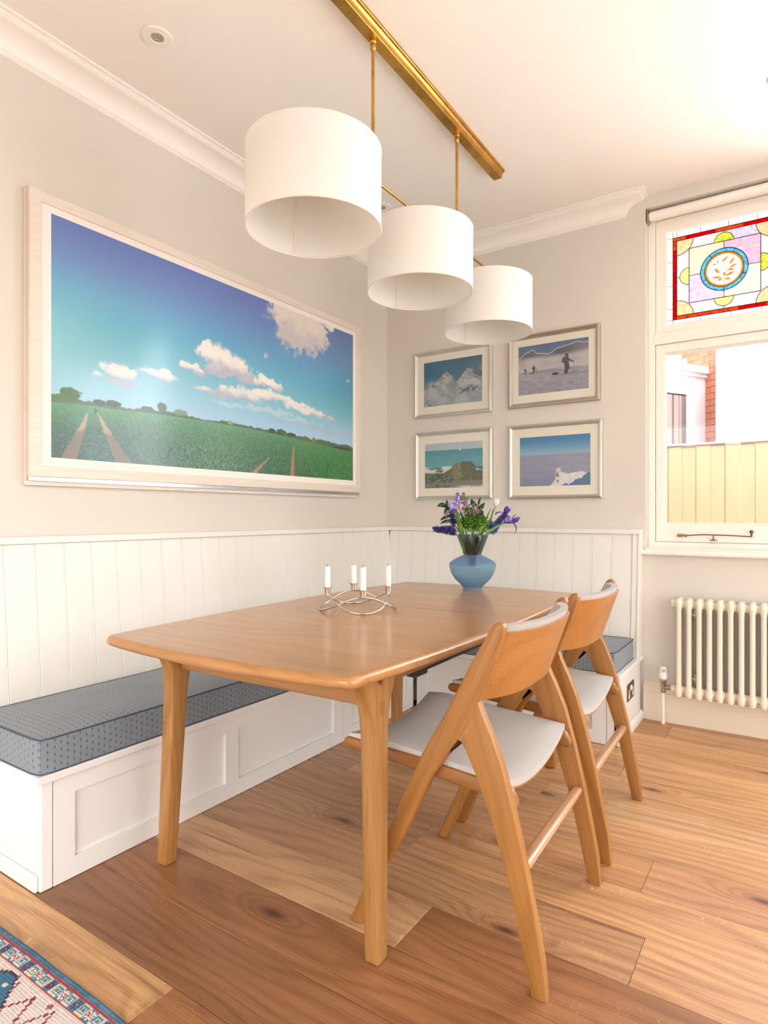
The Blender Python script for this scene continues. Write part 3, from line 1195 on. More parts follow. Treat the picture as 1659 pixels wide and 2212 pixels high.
b = B()
prism(b, bay_poly(0.0), 0, 3.04, 'xy')
obj('bay_wall', b, M['bay'], hs)
b = B()
prism(b, bay_poly(0.06), 3.03, 3.12, 'xy')
prism(b, bay_poly(0.03), 2.98, 3.03, 'xy')
obj('bay_cornice', b, M['bay'], hs)
b = B()
prism(b, [(0.9, 5.9), (-0.1, 4.4), (-1.2, 5.2), (-0.2, 6.7)], 3.12, 3.5, 'xy')
obj('upper_wall', b, M['bay'], hs)
M['blind'] = paint('house_curtain', (110, 98, 96), 0.9, 0.12)
M['pane_dark'] = paint('house_window_dark', (80, 74, 76), 0.3, 0.1)
bay_box(0.42, 1.12, 1.4, 2.72, -0.05, 0.004, M['pane_dark'], 'window_pane')
for s0, s1 in ((0.43, 0.56), (0.57, 0.66), (0.70, 0.79), (0.80, 0.86), (0.92, 1.0), (1.02, 1.1)):
    bay_box(s0, s1, 1.4, 2.70, 0.004, 0.016, M['blind'], 'curtain')
for s0, s1, z0, z1 in ((0.37, 0.42, 1.4, 2.78), (1.12, 1.17, 1.4, 2.78), (0.37, 1.17, 2.72, 2.78), (0.37, 1.17, 1.34, 1.4)):
    bay_box(s0, s1, z0, z1, 0.0, 0.03, M['bay'], 'window_frame')

# ------------------------------------------------------------------ benches
def shaker_panel(a0, a1, z0, z1, face, axis, stile=0.066, bottom=0.062, top=0.05, mids=()):
    """recessed-panel front as frame pieces + recessed field. axis 'y': runs along y at x=face (room side +x); 'x': runs along x at y=face (room side -y)"""
    bm = B()

    def bx(s0, s1, w0, w1, d0, d1):
        if axis == 'y':
            box(bm, face - d1, face - d0, s0, s1, w0, w1)
        else:
            box(bm, s0, s1, face + d0, face + d1, w0, w1)
    th = 0.02
    bx(a0, a1, z0, z0 + bottom, 0, th)
    bx(a0, a1, z1 - top, z1, 0, th)
    cuts = [a0] + list(mids) + [a1]
    edges = []
    bx(a0, a0 + stile, z0 + bottom, z1 - top, 0, th)
    bx(a1 - stile, a1, z0 + bottom, z1 - top, 0, th)
    for mx in mids:
        bx(mx - stile / 2, mx + stile / 2, z0 + bottom, z1 - top, 0, th)
    bx(a0 + stile * .5, a1 - stile * .5, z0 + bottom * .5, z1 - top * .5, 0.011, th - 0.001)
    return bm


LZ0, LZ1 = 0.322, 0.345
bn1 = thing('storage_bench', 'long white panelled storage bench along the wall under the wide framed print', 'bench', (0.3, -1.4, 0))
obj('carcass', box(B(), 0.002, 0.515, -2.635, -0.002, 0.02, LZ0), M['bench'], bn1)
obj('front_panel', shaker_panel(-2.622, -1.575 + 0.36, 0.002, 0.318, 0.540, 'y', 0.066, 0.062, 0.056, (-1.921,)), M['bench'], bn1)
obj('front_panel', shaker_panel(-1.212, -0.545, 0.002, 0.318, 0.540, 'y', 0.075, 0.062, 0.056), M['bench'], bn1)
obj('front_stile', bbox(0.515, 0.540, -2.657, -2.6245, 0.002, 0.321, 0.0012, 1), M['bench'], bn1)
obj('end_panel', bbox(0.002, 0.538, -2.660, -2.636, 0.002, 0.321, 0.0012, 1), M['bench'], bn1)
obj('skirting', bev(prism(B(), [(0.002, 0), (0.53, 0), (0.53, 0.05), (0.002, 0.05)], -2.672, -2.660, 'xz'), 0.006, 2), M['bench'], bn1)
obj('seat_lid', bbox(0.002, 0.556, -2.676, -0.004, LZ0, LZ1, 0.003), M['bench'], bn1)
bn2 = thing('storage_bench', 'short white panelled storage bench beside the radiator, socket in its end', 'bench', (1.1, -0.27, 0))
obj('carcass', box(B(), 0.56, 1.655, -0.515, -0.022, 0.02, LZ0), M['bench'], bn2)
obj('front_panel', shaker_panel(0.56, 1.618, 0.002, 0.318, -0.538, 'x', 0.066, 0.062, 0.056, (1.04,)), M['bench'], bn2)
obj('front_stile', bbox(1.6205, 1.668, -0.536, -0.513, 0.002, 0.321, 0.0012, 1), M['bench'], bn2)
obj('end_panel', bbox(1.655, 1.672, -0.536, -0.021, 0.002, 0.321, 0.0012, 1), M['bench'], bn2)
obj('skirting', bev(prism(B(), [(1.672, 0), (1.688, 0), (1.688, 0.03), (1.680, 0.05), (1.672, 0.05)], -0.53, -0.022, 'xz'), 0.002, 1), M['bench'], bn2)
obj('seat_lid', bbox(0.557, 1.688, -0.553, -0.004, LZ0, LZ1, 0.003), M['bench'], bn2)

# twin switched socket in the bench end
so = thing('wall_socket', 'bronze double socket with white inserts in the end of the short bench', 'socket', (1.672, -0.275, 0.208))
obj('plate', bbox(1.6722, 1.6765, -0.348, -0.200, 0.166, 0.252, 0.0015, 1), M['plate'], so)
for yc in (-0.318, -0.232):
    obj('insert', bbox(1.6766, 1.6785, yc - 0.011, yc + 0.011, 0.178, 0.200, 0.001, 1), M['white'], so)
    obj('insert', bbox(1.6766, 1.6785, yc - 0.0045, yc + 0.0045, 0.198, 0.222, 0.001, 1), M['white'], so)
for yc in (-0.286, -0.264):
    obj('switch', bbox(1.6766, 1.680, yc - 0.008, yc + 0.008, 0.213, 0.238, 0.001, 1), M['white'], so)


# ------------------------------------------------------------------ cushions
def cushion(name, label, x0, x1, y0, y1, z0, z1, along, seed, seams=()):
    root = thing(name, label, 'cushion', ((x0 + x1) / 2, (y0 + y1) / 2, z0), 'blue bench cushions')
    nx, ny, nz = max(3, int((x1 - x0) / 0.04)), max(3, int((y1 - y0) / 0.04)), 5
    rs = np.random.RandomState(seed)
    ph = rs.rand(6) * 6
    bm = B()
    V = {}

    def pos(i, j, k):
        x, y, z = x0 + (x1 - x0) * i / nx, y0 + (y1 - y0) * j / ny, z0 + (z1 - z0) * k / nz
        dx, dy = min(x - x0, x1 - x), min(y - y0, y1 - y)
        d = min(dx, dy)
        wob = 0.0025 * math.sin(ph[0] + 9 * x + 5 * y) + 0.002 * math.sin(ph[1] + 17 * y - 11 * x)
        if k == nz:
            z += 0.009 * (1 - math.exp(-d / 0.05)) + wob * min(1, d / 0.05) - 0.003
        if k == 0:
            z = z0
        bul = 0.005 * math.sin(PI * k / nz) + (0.0025 * math.sin(ph[2] + 23 * (x + y)) + 0.0015 * math.sin(ph[3] + 51 * (x + y))) * math.sin(PI * k / nz)
        if i == 0: x -= bul
        if i == nx: x += bul
        if j == 0: y -= bul
        if j == ny: y += bul
        # soften the upright corners
        cr = 0.022
        cx = x0 + cr if x < x0 + cr else (x1 - cr if x > x1 - cr else x)
        cy = y0 + cr if y < y0 + cr else (y1 - cr if y > y1 - cr else y)
        v = Vector((x - cx, y - cy))
        if v.length > cr and cx != x and cy != y:
            v = v.normalized() * cr
            x, y = cx + v.x, cy + v.y
        return (x, y, z)

    def vv(i, j, k):
        key = (i, j, k)
        if key not in V:
            V[key] = bm.verts.new(pos(i, j, k))
        return V[key]
    for i in range(nx):
        for j in range(ny):
            bm.faces.new((vv(i, j, nz), vv(i + 1, j, nz), vv(i + 1, j + 1, nz), vv(i, j + 1, nz)))
            bm.faces.new((vv(i, j, 0), vv(i, j + 1, 0), vv(i + 1, j + 1, 0), vv(i + 1, j, 0)))
    for k in range(nz):
        for i in range(nx):
            bm.faces.new((vv(i, 0, k), vv(i + 1, 0, k), vv(i + 1, 0, k + 1), vv(i, 0, k + 1)))
            bm.faces.new((vv(i, ny, k), vv(i, ny, k + 1), vv(i + 1, ny, k + 1), vv(i + 1, ny, k)))
        for j in range(ny):
            bm.faces.new((vv(0, j, k), vv(0, j, k + 1), vv(0, j + 1, k + 1), vv(0, j + 1, k)))
            bm.faces.new((vv(nx, j, k), vv(nx, j + 1, k), vv(nx, j + 1, k + 1), vv(nx, j, k + 1)))

    def uvf(co, n):
        c = co + Vector(root.location)
        if along == 'y':
            if abs(n.y) > 0.7:
                return (c.x, c.z)
            return (c.y, c.x if abs(n.z) > 0.6 else c.z)
        if abs(n.x) > 0.7:
            return (c.y, c.z)
        return (c.x, c.y if abs(n.z) > 0.6 else c.z)
    obj('cover', bm, M['cushion'], root, 50, uvf=uvf)
    for zz, kk in ((z1, nz), (z0 + 0.004, 0)):
        path = []
        for i in range(nx):
            path.append(pos(i, 0, kk))
        for j in range(ny):
            path.append(pos(nx, j, kk))
        for i in range(nx, 0, -1):
            path.append(pos(i, ny, kk))
        for j in range(ny, 0, -1):
            path.append(pos(0, j, kk))
        path = [(p[0], p[1], p[2] + (0.002 if kk == 0 else -0.0005)) for p in path]
        b2 = B()
        tube(b2, path, 0.0026, 6, True)
        obj('piping', b2, M['piping'], root, 60)
    return root


cushion('bench_cushion', 'long blue-grey dotted bench cushion under the wide framed print', 0.110, 0.548, -2.668, -0.115, LZ1, 0.452, 'y', 3)
cushion('bench_cushion', 'blue dotted bench cushion behind the chairs, ending beside the radiator', 0.556, 1.660, -0.535, -0.113, LZ1, 0.449, 'x', 8)

# ------------------------------------------------------------------ table
TB = thing('dining_table', 'extending oak dining table with rounded edges and a centre seam', 'table', (0, 0, 0))
top_z, tr = 0.75, 0.0155


def top_outline():
    hw = lambda y: 0.502 - 0.048 * (y / 0.9) ** 2
    hl = lambda x: 0.925 - 0.040 * (x / 0.46) ** 2
    cx, cy = 0.456, 0.884
    pts = []
    N = 26
    side = [(hw(y), y) for y in np.linspace(-cy + 0.035, cy - 0.035, N)]
    endp = [(x, hl(x)) for x in np.linspace(cx - 0.035, -cx + 0.035, N)]

    def corner(p, c, q):
        return [tuple(Vector(p) * (1 - u) ** 2 + Vector(c) * 2 * u * (1 - u) + Vector(q) * u * u) for u in (0.15, 0.3, 0.45, 0.55, 0.7, 0.85)]
    R = side
    Tt = endp
    L = [(-x, y) for x, y in side[::-1]]
    Bt = [(x, -y) for x, y in endp[::-1]]
    pts = R + corner(R[-1], (cx + .003, cy + .003), Tt[0]) + Tt + corner(Tt[-1], (-cx - .003, cy + .003), L[0]) + L + corner(L[-1], (-cx - .003, -cy - .003), Bt[0]) + Bt + corner(Bt[-1], (cx + .003, -cy - .003), R[0])
    return [Vector(p) for p in pts]


OUT = top_outline()


def inset(pts, d):
    n = len(pts)
    out = []
    for i in range(n):
        t = (pts[(i + 1) % n] - pts[i - 1]).normalized()
        out.append(pts[i] + Vector((-t.y, t.x)) * d)
    return out


def top_bm():
    bm = B()
    prof = []
    for i in range(11):
        a = -PI / 2 + PI * i / 10
        prof.append((tr * (1 - math.cos(a)), top_z - tr + tr * math.sin(a)))
    prof = [(tr + 0.02, top_z - 2 * tr)] + prof + [(tr + 0.004, top_z)]
    rings = [[bm.verts.new((p.x, p.y, z)) for p in inset(OUT, d)] for d, z in prof]
    n = len(OUT)
    for a, c in zip(rings, rings[1:]):
        for i in range(n):
            bm.faces.new((a[i], a[(i + 1) % n], c[(i + 1) % n], c[i]))
    bm.faces.new(rings[0][::-1])
    bm.faces.new(rings[-1])
    return bm


seam = 0.075
for s in (-1, 1):
    bm = top_bm()
    geom = bm.verts[:] + bm.edges[:] + bm.faces[:]
    r = bmesh.ops.bisect_plane(bm, geom=geom, plane_co=(0, seam + s * 0.0014, 0), plane_no=(0, -s, 0), clear_outer=True)
    es = [e for e in r['geom_cut'] if isinstance(e, bmesh.types.BMEdge)]
    bmesh.ops.holes_fill(bm, edges=es)
    obj('tabletop_half', bm, M['top'], TB, 35, local=True)


def table_leg(sx, sy):
    cx, cy = sx * 0.376, sy * 0.676
    zt = top_z - 2 * tr + 0.001
    # Y profile in y-z: outer (towards +u) arm and inner arm
    P = [(-0.0235, 0.0), (0.0235, 0.0), (0.0295, 0.46), (0.031, 0.555), (0.036, 0.600), (0.046, 0.638), (0.064, 0.674), (0.092, zt - 0.006), (0.096, zt),
         (0.024, zt), (0.020, zt - 0.022), (0.010, zt - 0.034), (-0.002, zt - 0.036), (-0.014, zt - 0.030), (-0.022, zt - 0.014), (-0.024, zt),
         (-0.096, zt), (-0.092, zt - 0.006), (-0.064, 0.674), (-0.046, 0.638), (-0.036, 0.600), (-0.031, 0.555), (-0.0295, 0.46)]
    bm = B()
    prism(bm, P, -0.026, 0.026, 'yz')
    bmesh.ops.subdivide_edges(bm, edges=[e for e in bm.edges if e.calc_length() > 0.3], cuts=4)
    bmesh.ops.recalc_face_normals(bm, faces=bm.faces)
    es = [e for e in bm.edges if len(e.link_faces) == 2 and e.calc_face_angle(0) > math.radians(40) and not (abs(e.verts[0].co.z - zt) < 0.001 and abs(e.verts[1].co.z - zt) < 0.001)]
    bmesh.ops.bevel(bm, geom=es, offset=0.009, segments=3, affect='EDGES', profile=0.5, clamp_overlap=True)
    for v in bm.verts:
        k = (zt - v.co.z) / zt
        taper = 1 - 0.16 * k
        v.co.x = v.co.x * taper + cx + sx * 0.024 * k
        v.co.y = v.co.y + cy + sy * 0.026 * k
    o = obj('leg', bm, M['oak_z'], TB, 40, local=True)
    bm = B()                                         # end of the through tenon
    P2 = rounded_poly([(-0.010, 0.575), (0.010, 0.575), (0.010, 0.640), (-0.010, 0.640)], 0.009, 5)
    prism(bm, [(u + cy + sy * 0.005, w) for u, w in P2], cx + sx * 0.0255, cx + sx * 0.0292, 'yz')
    pg = obj('tenon', bm, M['chair_f'], TB, local=True)
    pg.parent = o
    return o


for sx in (-1, 1):
    for sy in (-1, 1):
        table_leg(sx, sy)
for sy in (-1, 1):
    obj('end_apron', bev(box(B(), -0.352, 0.352, sy * 0.676 - 0.012, sy * 0.676 + 0.012, 0.620, 0.694), 0.004, 2), M['oak_x'], TB, local=True)
for sx in (-1, 1):
    for y0, y1 in ((-0.60, seam - 0.004), (seam + 0.004, 0.60)):
        obj('side_apron', bev(box(B(), sx * 0.388 - 0.011, sx * 0.388 + 0.011, y0, y1, 0.675, 0.7185), 0.003, 2), M['oak_y'], TB, local=True)
    bm = B()
    box(bm, sx * 0.366 - 0.012, sx * 0.366 + 0.012, -0.44, 0.46, 0.655, 0.674)
    box(bm, sx * 0.366 - 0.016, sx * 0.366 + 0.016, -0.47, -0.40, 0.648, 0.674)
    obj('slide_rail', bev(bm, 0.002, 1), M['dark'], TB, local=True)
for y in (-0.25, 0.38):
    obj('cross_rail', bev(box(B(), -0.378, 0.378, y - 0.03, y + 0.03, 0.676, 0.7185), 0.003, 2), M['oak_x'], TB, local=True)
TB.location = (1.095, -1.640, 0)
TB.rotation_euler = (0, 0, math.radians(1.1))


# ------------------------------------------------------------------ chairs
def chair():
    """local frame: seat faces -x (towards the table); origin under the seat"""
    C = thing('dining_chair', 'oak A-frame dining chair with pale woven seat, nearer the camera', 'chair', (0, 0, 0), 'oak dining chairs along the table')
    ox = 1.62
    front = [(1.3615, 0.0), (1.4005, 0.0), (1.470, 0.168), (1.545, 0.300), (1.618, 0.454), (1.651, 0.500), (1.684, 0.545), (1.730, 0.615), (1.741, 0.655), (1.777, 0.745),
             (1.806, 0.832), (1.808, 0.846), (1.800, 0.853), (1.786, 0.854), (1.777, 0.846), (1.717, 0.741), (1.653, 0.618), (1.580, 0.491), (1.495, 0.304), (1.451, 0.202)]
    rear = [(1.874, 0.0), (1.908, 0.0), (1.898, 0.09), (1.882, 0.172), (1.858, 0.292), (1.829, 0.412), (1.801, 0.513), (1.772, 0.585), (1.749, 0.632), (1.738, 0.668), (1.715, 0.62), (1.672, 0.535),
            (1.676, 0.552), (1.686, 0.5565), (1.698, 0.551), (1.706, 0.540), (1.741, 0.466), (1.777, 0.376), (1.818, 0.247), (1.852, 0.098)]
    rail = [(1.318, 0.471), (1.322, 0.482), (1.338, 0.488), (1.439, 0.483), (1.553, 0.478), (1.618, 0.472), (1.720, 0.463), (1.800, 0.4545), (1.812, 0.450), (1.826, 0.424), (1.826, 0.410), (1.816, 0.403),
            (1.732, 0.425), (1.598, 0.437), (1.439, 0.4505), (1.338, 0.455), (1.322, 0.460)]
    for s in (-1, 1):
        def slab(poly, o0, o1, bw):
            bm = B()
            a, c = sorted((s * o0, s * o1))
            prism(bm, [(u - ox, w) for u, w in poly], a, c, 'xz')
            return bev(bm, bw, 3, 40)
        obj('front_leg', slab(front, 0.245, 0.277, 0.0075), M['chair_f'], C, 40, local=True)
        obj('rear_leg', slab(rear, 0.2465, 0.2755, 0.006), M['chair_r'], C, 40, local=True)
        obj('seat_rail', slab(rail, 0.219, 0.2455, 0.008), M['chair_x'], C, 40, local=True)
    obj('stretcher', bev(box(B(), 1.826 - ox, 1.856 - ox, -0.247, 0.247, 0.262, 0.286), 0.009, 3), M['chair_y'], C, 40, local=True)
    # saddle seat: curved ply under an upholstered pad
    nx, ny = 16, 20

    def seat_z(u, v):
        sag = 0.040 * (1 - v * v)
        zs = 0.491 - 0.039 * u
        roll = 0.012 * max(0.0, 0.14 - u) / 0.14
        return zs - sag - roll

    def sheet(x0, x1, hw, dz0, dz1, edge, name, mat):
        bm = B()
        top, bot = [], []
        for i in range(nx + 1):
            for j in range(ny + 1):
                u, v = i / nx, -1 + 2 * j / ny
                x, y = x0 + (x1 - x0) * u - ox, hw * v
                d = min(u * (x1 - x0), (1 - u) * (x1 - x0), (1 - abs(v)) * hw)
                soft = edge * (1 - sst1(d / (edge * 1.6)))
                z = seat_z(u, v)
                top.append(bm.verts.new((x, y, z + dz1 - soft)))
                bot.append(bm.verts.new((x, y, z + dz0)))
        m = ny + 1
        for i in range(nx):
            for j in range(ny):
                a = i * m + j
                bm.faces.new((top[a], top[a + 1], top[a + m + 1], top[a + m]))
                bm.faces.new((bot[a], bot[a + m], bot[a + m + 1], bot[a + 1]))
        for i in range(nx):
            for j in (0, ny):
                a = i * m + j
                bm.faces.new((top[a], top[a + m], bot[a + m], bot[a]))
        for j in range(ny):
            for i in (0, nx):
                a = i * m + j
                bm.faces.new((top[a], bot[a], bot[a + 1], top[a + 1]))
        return obj(name, bm, mat, C, 50, local=True)

    def sst1(t):
        t = max(0.0, min(1.0, t))
        return t * t * (3 - 2 * t)
    sheet(1.336, 1.802, 0.236, -0.006, 0.000, 0.0005, 'seat_shell', M['veneer'])
    sheet(1.334, 1.804, 0.238, 0.0005, 0.030, 0.012, 'seat_pad', M['seat'])

    # back: bent ply with an upholstered inner face
    def back(z0, z1, d0, d1, hw, soft, name, mat, mat_uv=None):
        bm = B()
        na, nz2 = 24, 8
        F, K = [], []
        for k in range(nz2 + 1):
            for j in range(na + 1):
                v = -1 + 2 * j / na
                z = z0 + (z1 - z0) * k / nz2
                xe = 1.796 + (z - 0.82) * 0.35
                bul = 0.060 * (1 - abs(v) ** 3.0)
                e = min(k, nz2 - k) / nz2
                sf = soft * (1 - sst1(e * 4.0)) * 0.7 + soft * (1 - sst1((1 - abs(v)) * 12)) * 0.5
                n2 = Vector((1, 0.25 * v * abs(v)))
                K.append(bm.verts.new((xe + bul + d1 - ox, hw * v, z)))
                F.append(bm.verts.new((xe + bul + d0 + sf - ox, (hw - 0.012 * abs(v) * (d1 - d0) / 0.02) * v, z)))
        m = na + 1
        for k in range(nz2):
            for j in range(na):
                a = k * m + j
                bm.faces.new((K[a], K[a + 1], K[a + m + 1], K[a + m]))
                bm.faces.new((F[a], F[a + m], F[a + m + 1], F[a + 1]))
        for j in range(na):
            for k in (0, nz2):
                a = k * m + j
                bm.faces.new((K[a], F[a], F[a + 1], K[a + 1]))
        for k in range(nz2):
            for j in (0, na):
                a = k * m + j
                bm.faces.new((K[a], K[a + m], F[a + m], F[a]))
        return obj(name, bm, mat, C, 50, local=True)
    back(0.655, 0.825, -0.009, 0.0, 0.2455, 0.0, 'back_shell', M['veneer'])
    back(0.662, 0.842, -0.046, -0.0095, 0.243, 0.022, 'back_pad', M['seat'])
    back(0.8252, 0.8258, -0.0085, -0.0005, 0.245, 0.0, 'shell_edge', M['edge_ply'])
    return C


ch1 = chair()
ch2 = copy_tree(ch1)
ch1.location = (1.613, -1.968, 0)
ch1.rotation_euler = (0, 0, math.radians(1.6))
ch2.location = (1.600, -1.318, 0)
ch2['label'] = 'second oak A-frame dining chair, in front of the short bench'
ch2.rotation_euler = (0, 0, math.radians(1.4))

# ------------------------------------------------------------------ pendant light
LX = 1.118
SY = (-2.111, -1.453, -0.790)
pl = thing('pendant_light', 'brass bar pendant with three white drum shades over the table', 'pendant light', (LX, -1.45, H))
b = B()
pr = [(-0.038, H - 0.0005), (0.038, H - 0.0005), (0.038, H - 0.012), (0.030, H - 0.014), (0.0235, H - 0.022), (0.0215, H - 0.040), (-0.0215, H - 0.040), (-0.0235, H - 0.022), (-0.030, H - 0.014), (-0.038, H - 0.012)]
prism(b, [(LX + u, w) for u, w in pr], -2.235, -0.672, 'xz')
obj('ceiling_bar', bev(b, 0.0012, 1), M['brass'], pl)
RY = (-1.785, -1.128)
zb = 2.315
for y in RY:
    b = B()
    lathe(b, [(0.0115, H - 0.040), (0.0125, H - 0.052), (0.009, H - 0.056), (0.0095, H - 0.060), (0.012, H - 0.066), (0.0115, H - 0.074), (0.008, H - 0.080), (0.0062, H - 0.082), (0.0062, zb)], 18, (LX, y, 0))
    r = obj('drop_rod', b, M['brass'], pl, 40)
for y in (-1.93, -1.46, -0.98, -0.75, -2.16):
    b = B()
    lathe(b, [(0, H - 0.0415), (0.0022, H - 0.0412), (0.0026, H - 0.0398), (0, H - 0.0398)], 10, (LX, y, 0))
    obj('screw', b, M['bronze'], pl, 40)
b = B()
lathe(b, [(0, SY[0] - 0.03), (0.0055, SY[0] - 0.03), (0.0055, SY[2] + 0.03), (0, SY[2] + 0.03)], 14, (LX, 0, zb), 'y')
obj('cross_bar', b, M['brass'], pl, 40)
sr, sz0, sz1 = 0.212, 2.006, 2.252
for i, y in enumerate(SY):
    b = B()
    lathe(b, [(sr - 0.002, sz0), (sr, sz0), (sr, sz1), (sr - 0.002, sz1)], 72, (LX, y, 0), cap=False)
    lathe(b, [(sr - 0.002, sz1), (sr - 0.002, sz0)], 72, (LX, y, 0), cap=False)
    bmesh.ops.remove_doubles(b, verts=b.verts, dist=0.0001)
    sh = obj('lampshade', b, M['shade'], pl, 30)
    b = B()
    tube(b, [(LX + (sr - 0.001) * math.cos(2 * PI * k / 72), y + (sr - 0.001) * math.sin(2 * PI * k / 72), sz0 + 0.001) for k in range(72)], 0.0028, 6, True)
    q = obj('rim', b, M['shade_trim'], pl, 60)
    q.parent = sh
    b = B()
    tube(b, [(LX + (sr - 0.001) * math.cos(2 * PI * k / 72), y + (sr - 0.001) * math.sin(2 * PI * k / 72), sz1 - 0.001) for k in range(72)], 0.0028, 6, True)
    q = obj('rim', b, M['shade_trim'], pl, 60)
    q.parent = sh
    a = math.radians(148)
    b = B()
    prism(b, [((sr - 0.0024) * math.cos(a + t) * 1.0 + LX, (sr - 0.0024) * math.sin(a + t) + y) for t in (-0.022, 0.022)] +
          [((sr - 0.0036) * math.cos(a + t) + LX, (sr - 0.0036) * math.sin(a + t) + y) for t in (0.022, -0.022)], sz0 + 0.003, sz1 - 0.003, 'xy')
    q = obj('seam', b, M['shade_trim'], pl)
    q.parent = sh
    # diffuser disc, lamp holder and spider
    b = B()
    lathe(b, [(0, 2.222), (sr - 0.004, 2.222), (sr - 0.004, 2.219), (0, 2.219)], 48, (LX, y, 0))
    q = obj('diffuser', b, M['shade'], pl, 30)
    q.parent = sh
    b = B()
    lathe(b, [(0, 2.2165), (0.005, 2.217), (0.006, 2.213), (0.0045, 2.209), (0, 2.208)], 12, (LX, y, 0))
    lathe(b, [(0.012, zb - 0.002), (0.012, 2.255), (0.006, 2.225), (0, 2.224)], 14, (LX, y, 0), cap=False)
    q = obj('lamp_holder', b, M['brass'], pl, 40)
    q.parent = sh

# ------------------------------------------------------------------ recessed spotlights
def spot(x, y, label):
    t = thing('recessed_spotlight', label, 'spotlight', (x, y, H), 'recessed ceiling spotlights')
    b = B()
    lathe(b, [(0.0225, H - 0.004), (0.026, H - 0.007), (0.030, H - 0.006), (0.050, H - 0.0065), (0.0525, H - 0.004), (0.053, H - 0.0002), (0.024, H - 0.0002)], 40, (x, y, 0), cap=False)
    obj('bezel', b, M['white'], t, 35)
    b = B()
    lathe(b, [(0, H - 0.0015), (0.012, H - 0.0015), (0.0135, H - 0.0045), (0.019, H - 0.0045), (0.0225, H - 0.0030), (0.0225, H - 0.0005), (0, H - 0.0005)], 32, (x, y, 0))
    obj('lens', b, paint('spot_lens', (176, 162, 140), 0.2, 0.03, 0.0), t, 35)
    return t


spot(0.442, -2.191, 'white recessed ceiling spotlight above the wide framed print')
spot(0.427, -0.702, 'white recessed ceiling spotlight seen between two lampshades')
spot(2.335, -0.680, 'white recessed ceiling spotlight near the window, cut off by the picture edge')

# ------------------------------------------------------------------ framed prints
def moulding(bm, C4, prof, to3):
    """mitred picture frame: C4 outer rectangle (a0,a1,b0,b1); prof list of (inset, height)"""
    a0, a1, b0, b1 = C4
    rings = []
    for ins, h in prof:
        rings.append([bm.verts.new(to3(a, c, h)) for a, c in ((a0 + ins, b0 + ins), (a1 - ins, b0 + ins), (a1 - ins, b1 - ins), (a0 + ins, b1 - ins))])
    m = len(rings)
    for i in range(m):
        p, q = rings[i], rings[(i + 1) % m]
        for k in range(4):
            k2 = (k + 1) % 4
            bm.faces.new((p[k], p[k2], q[k2], q[k]))
    return bm


def small_print(label, a0, a1, b0, b1, p, rgb, fmat, fw):
    rgb = np.clip(rgb, 0, 1) ** 0.88
    t = thing('framed_print', label, 'framed print', ((a0 + a1) / 2, -0.012, b0))
    to3 = lambda a, c, h: (a, -h, c)
    prof = [(0.0, 0.001), (0.0, 0.016), (0.003, 0.021), (fw * 0.45, 0.024), (fw * 0.62, 0.019), (fw * 0.72, 0.0195), (fw * 0.9, 0.0165), (fw, 0.012), (fw, 0.004), (fw * .5, 0.001)]
    obj('frame', moulding(B(), (a0, a1, b0, b1), prof, to3), fmat, t)
    i0, i1, j0, j1 = a0 + fw - .001, a1 - fw + .001, b0 + fw - .001, b1 - fw + .001
    bm = B()
    for z, ins in ((0.0, 0.0),):
        moulding(bm, (i0, i1, j0, j1), [(0, 0.002), (0, 0.0085), (p[0] - i0, 0.0085), (p[0] - i0 + .001, 0.0070), (p[0] - i0 + .001, 0.002)], to3)
    # window mount with unequal borders
    bm.free()
    bm = B()
    O = [(i0, j0), (i1, j0), (i1, j1), (i0, j1)]
    I = [(p[0], p[2]), (p[1], p[2]), (p[1], p[3]), (p[0], p[3])]
    vo = [bm.verts.new(to3(a, c, 0.0085)) for a, c in O]
    vi = [bm.verts.new(to3(a, c, 0.0085)) for a, c in I]
    vb = [bm.verts.new(to3(a, c, 0.0068)) for a, c in I]
    vk = [bm.verts.new(to3(a, c, 0.003)) for a, c in O]
    for k in range(4):
        k2 = (k + 1) % 4
        bm.faces.new((vo[k], vo[k2], vi[k2], vi[k]))
        bm.faces.new((vi[k], vi[k2], vb[k2], vb[k]))
        bm.faces.new((vo[k2], vo[k], vk[k], vk[k2]))
    obj('mount', bm, M['mat'], t)
    grid_print('print', rgb, lambda u, v: np.stack([p[0] + (p[1] - p[0]) * u, np.full_like(u, -0.0070), p[2] + (p[3] - p[2]) * v], -1), t, M['ink'])
    obj('glazing', box(B(), i0, i1, -0.0108, -0.0098, j0, j1), M['print_glass'], t)
    return t


def UV(w, h):
    u, v = np.meshgrid(np.linspace(0, 1, w), np.linspace(0, 1, h))
    return u, v


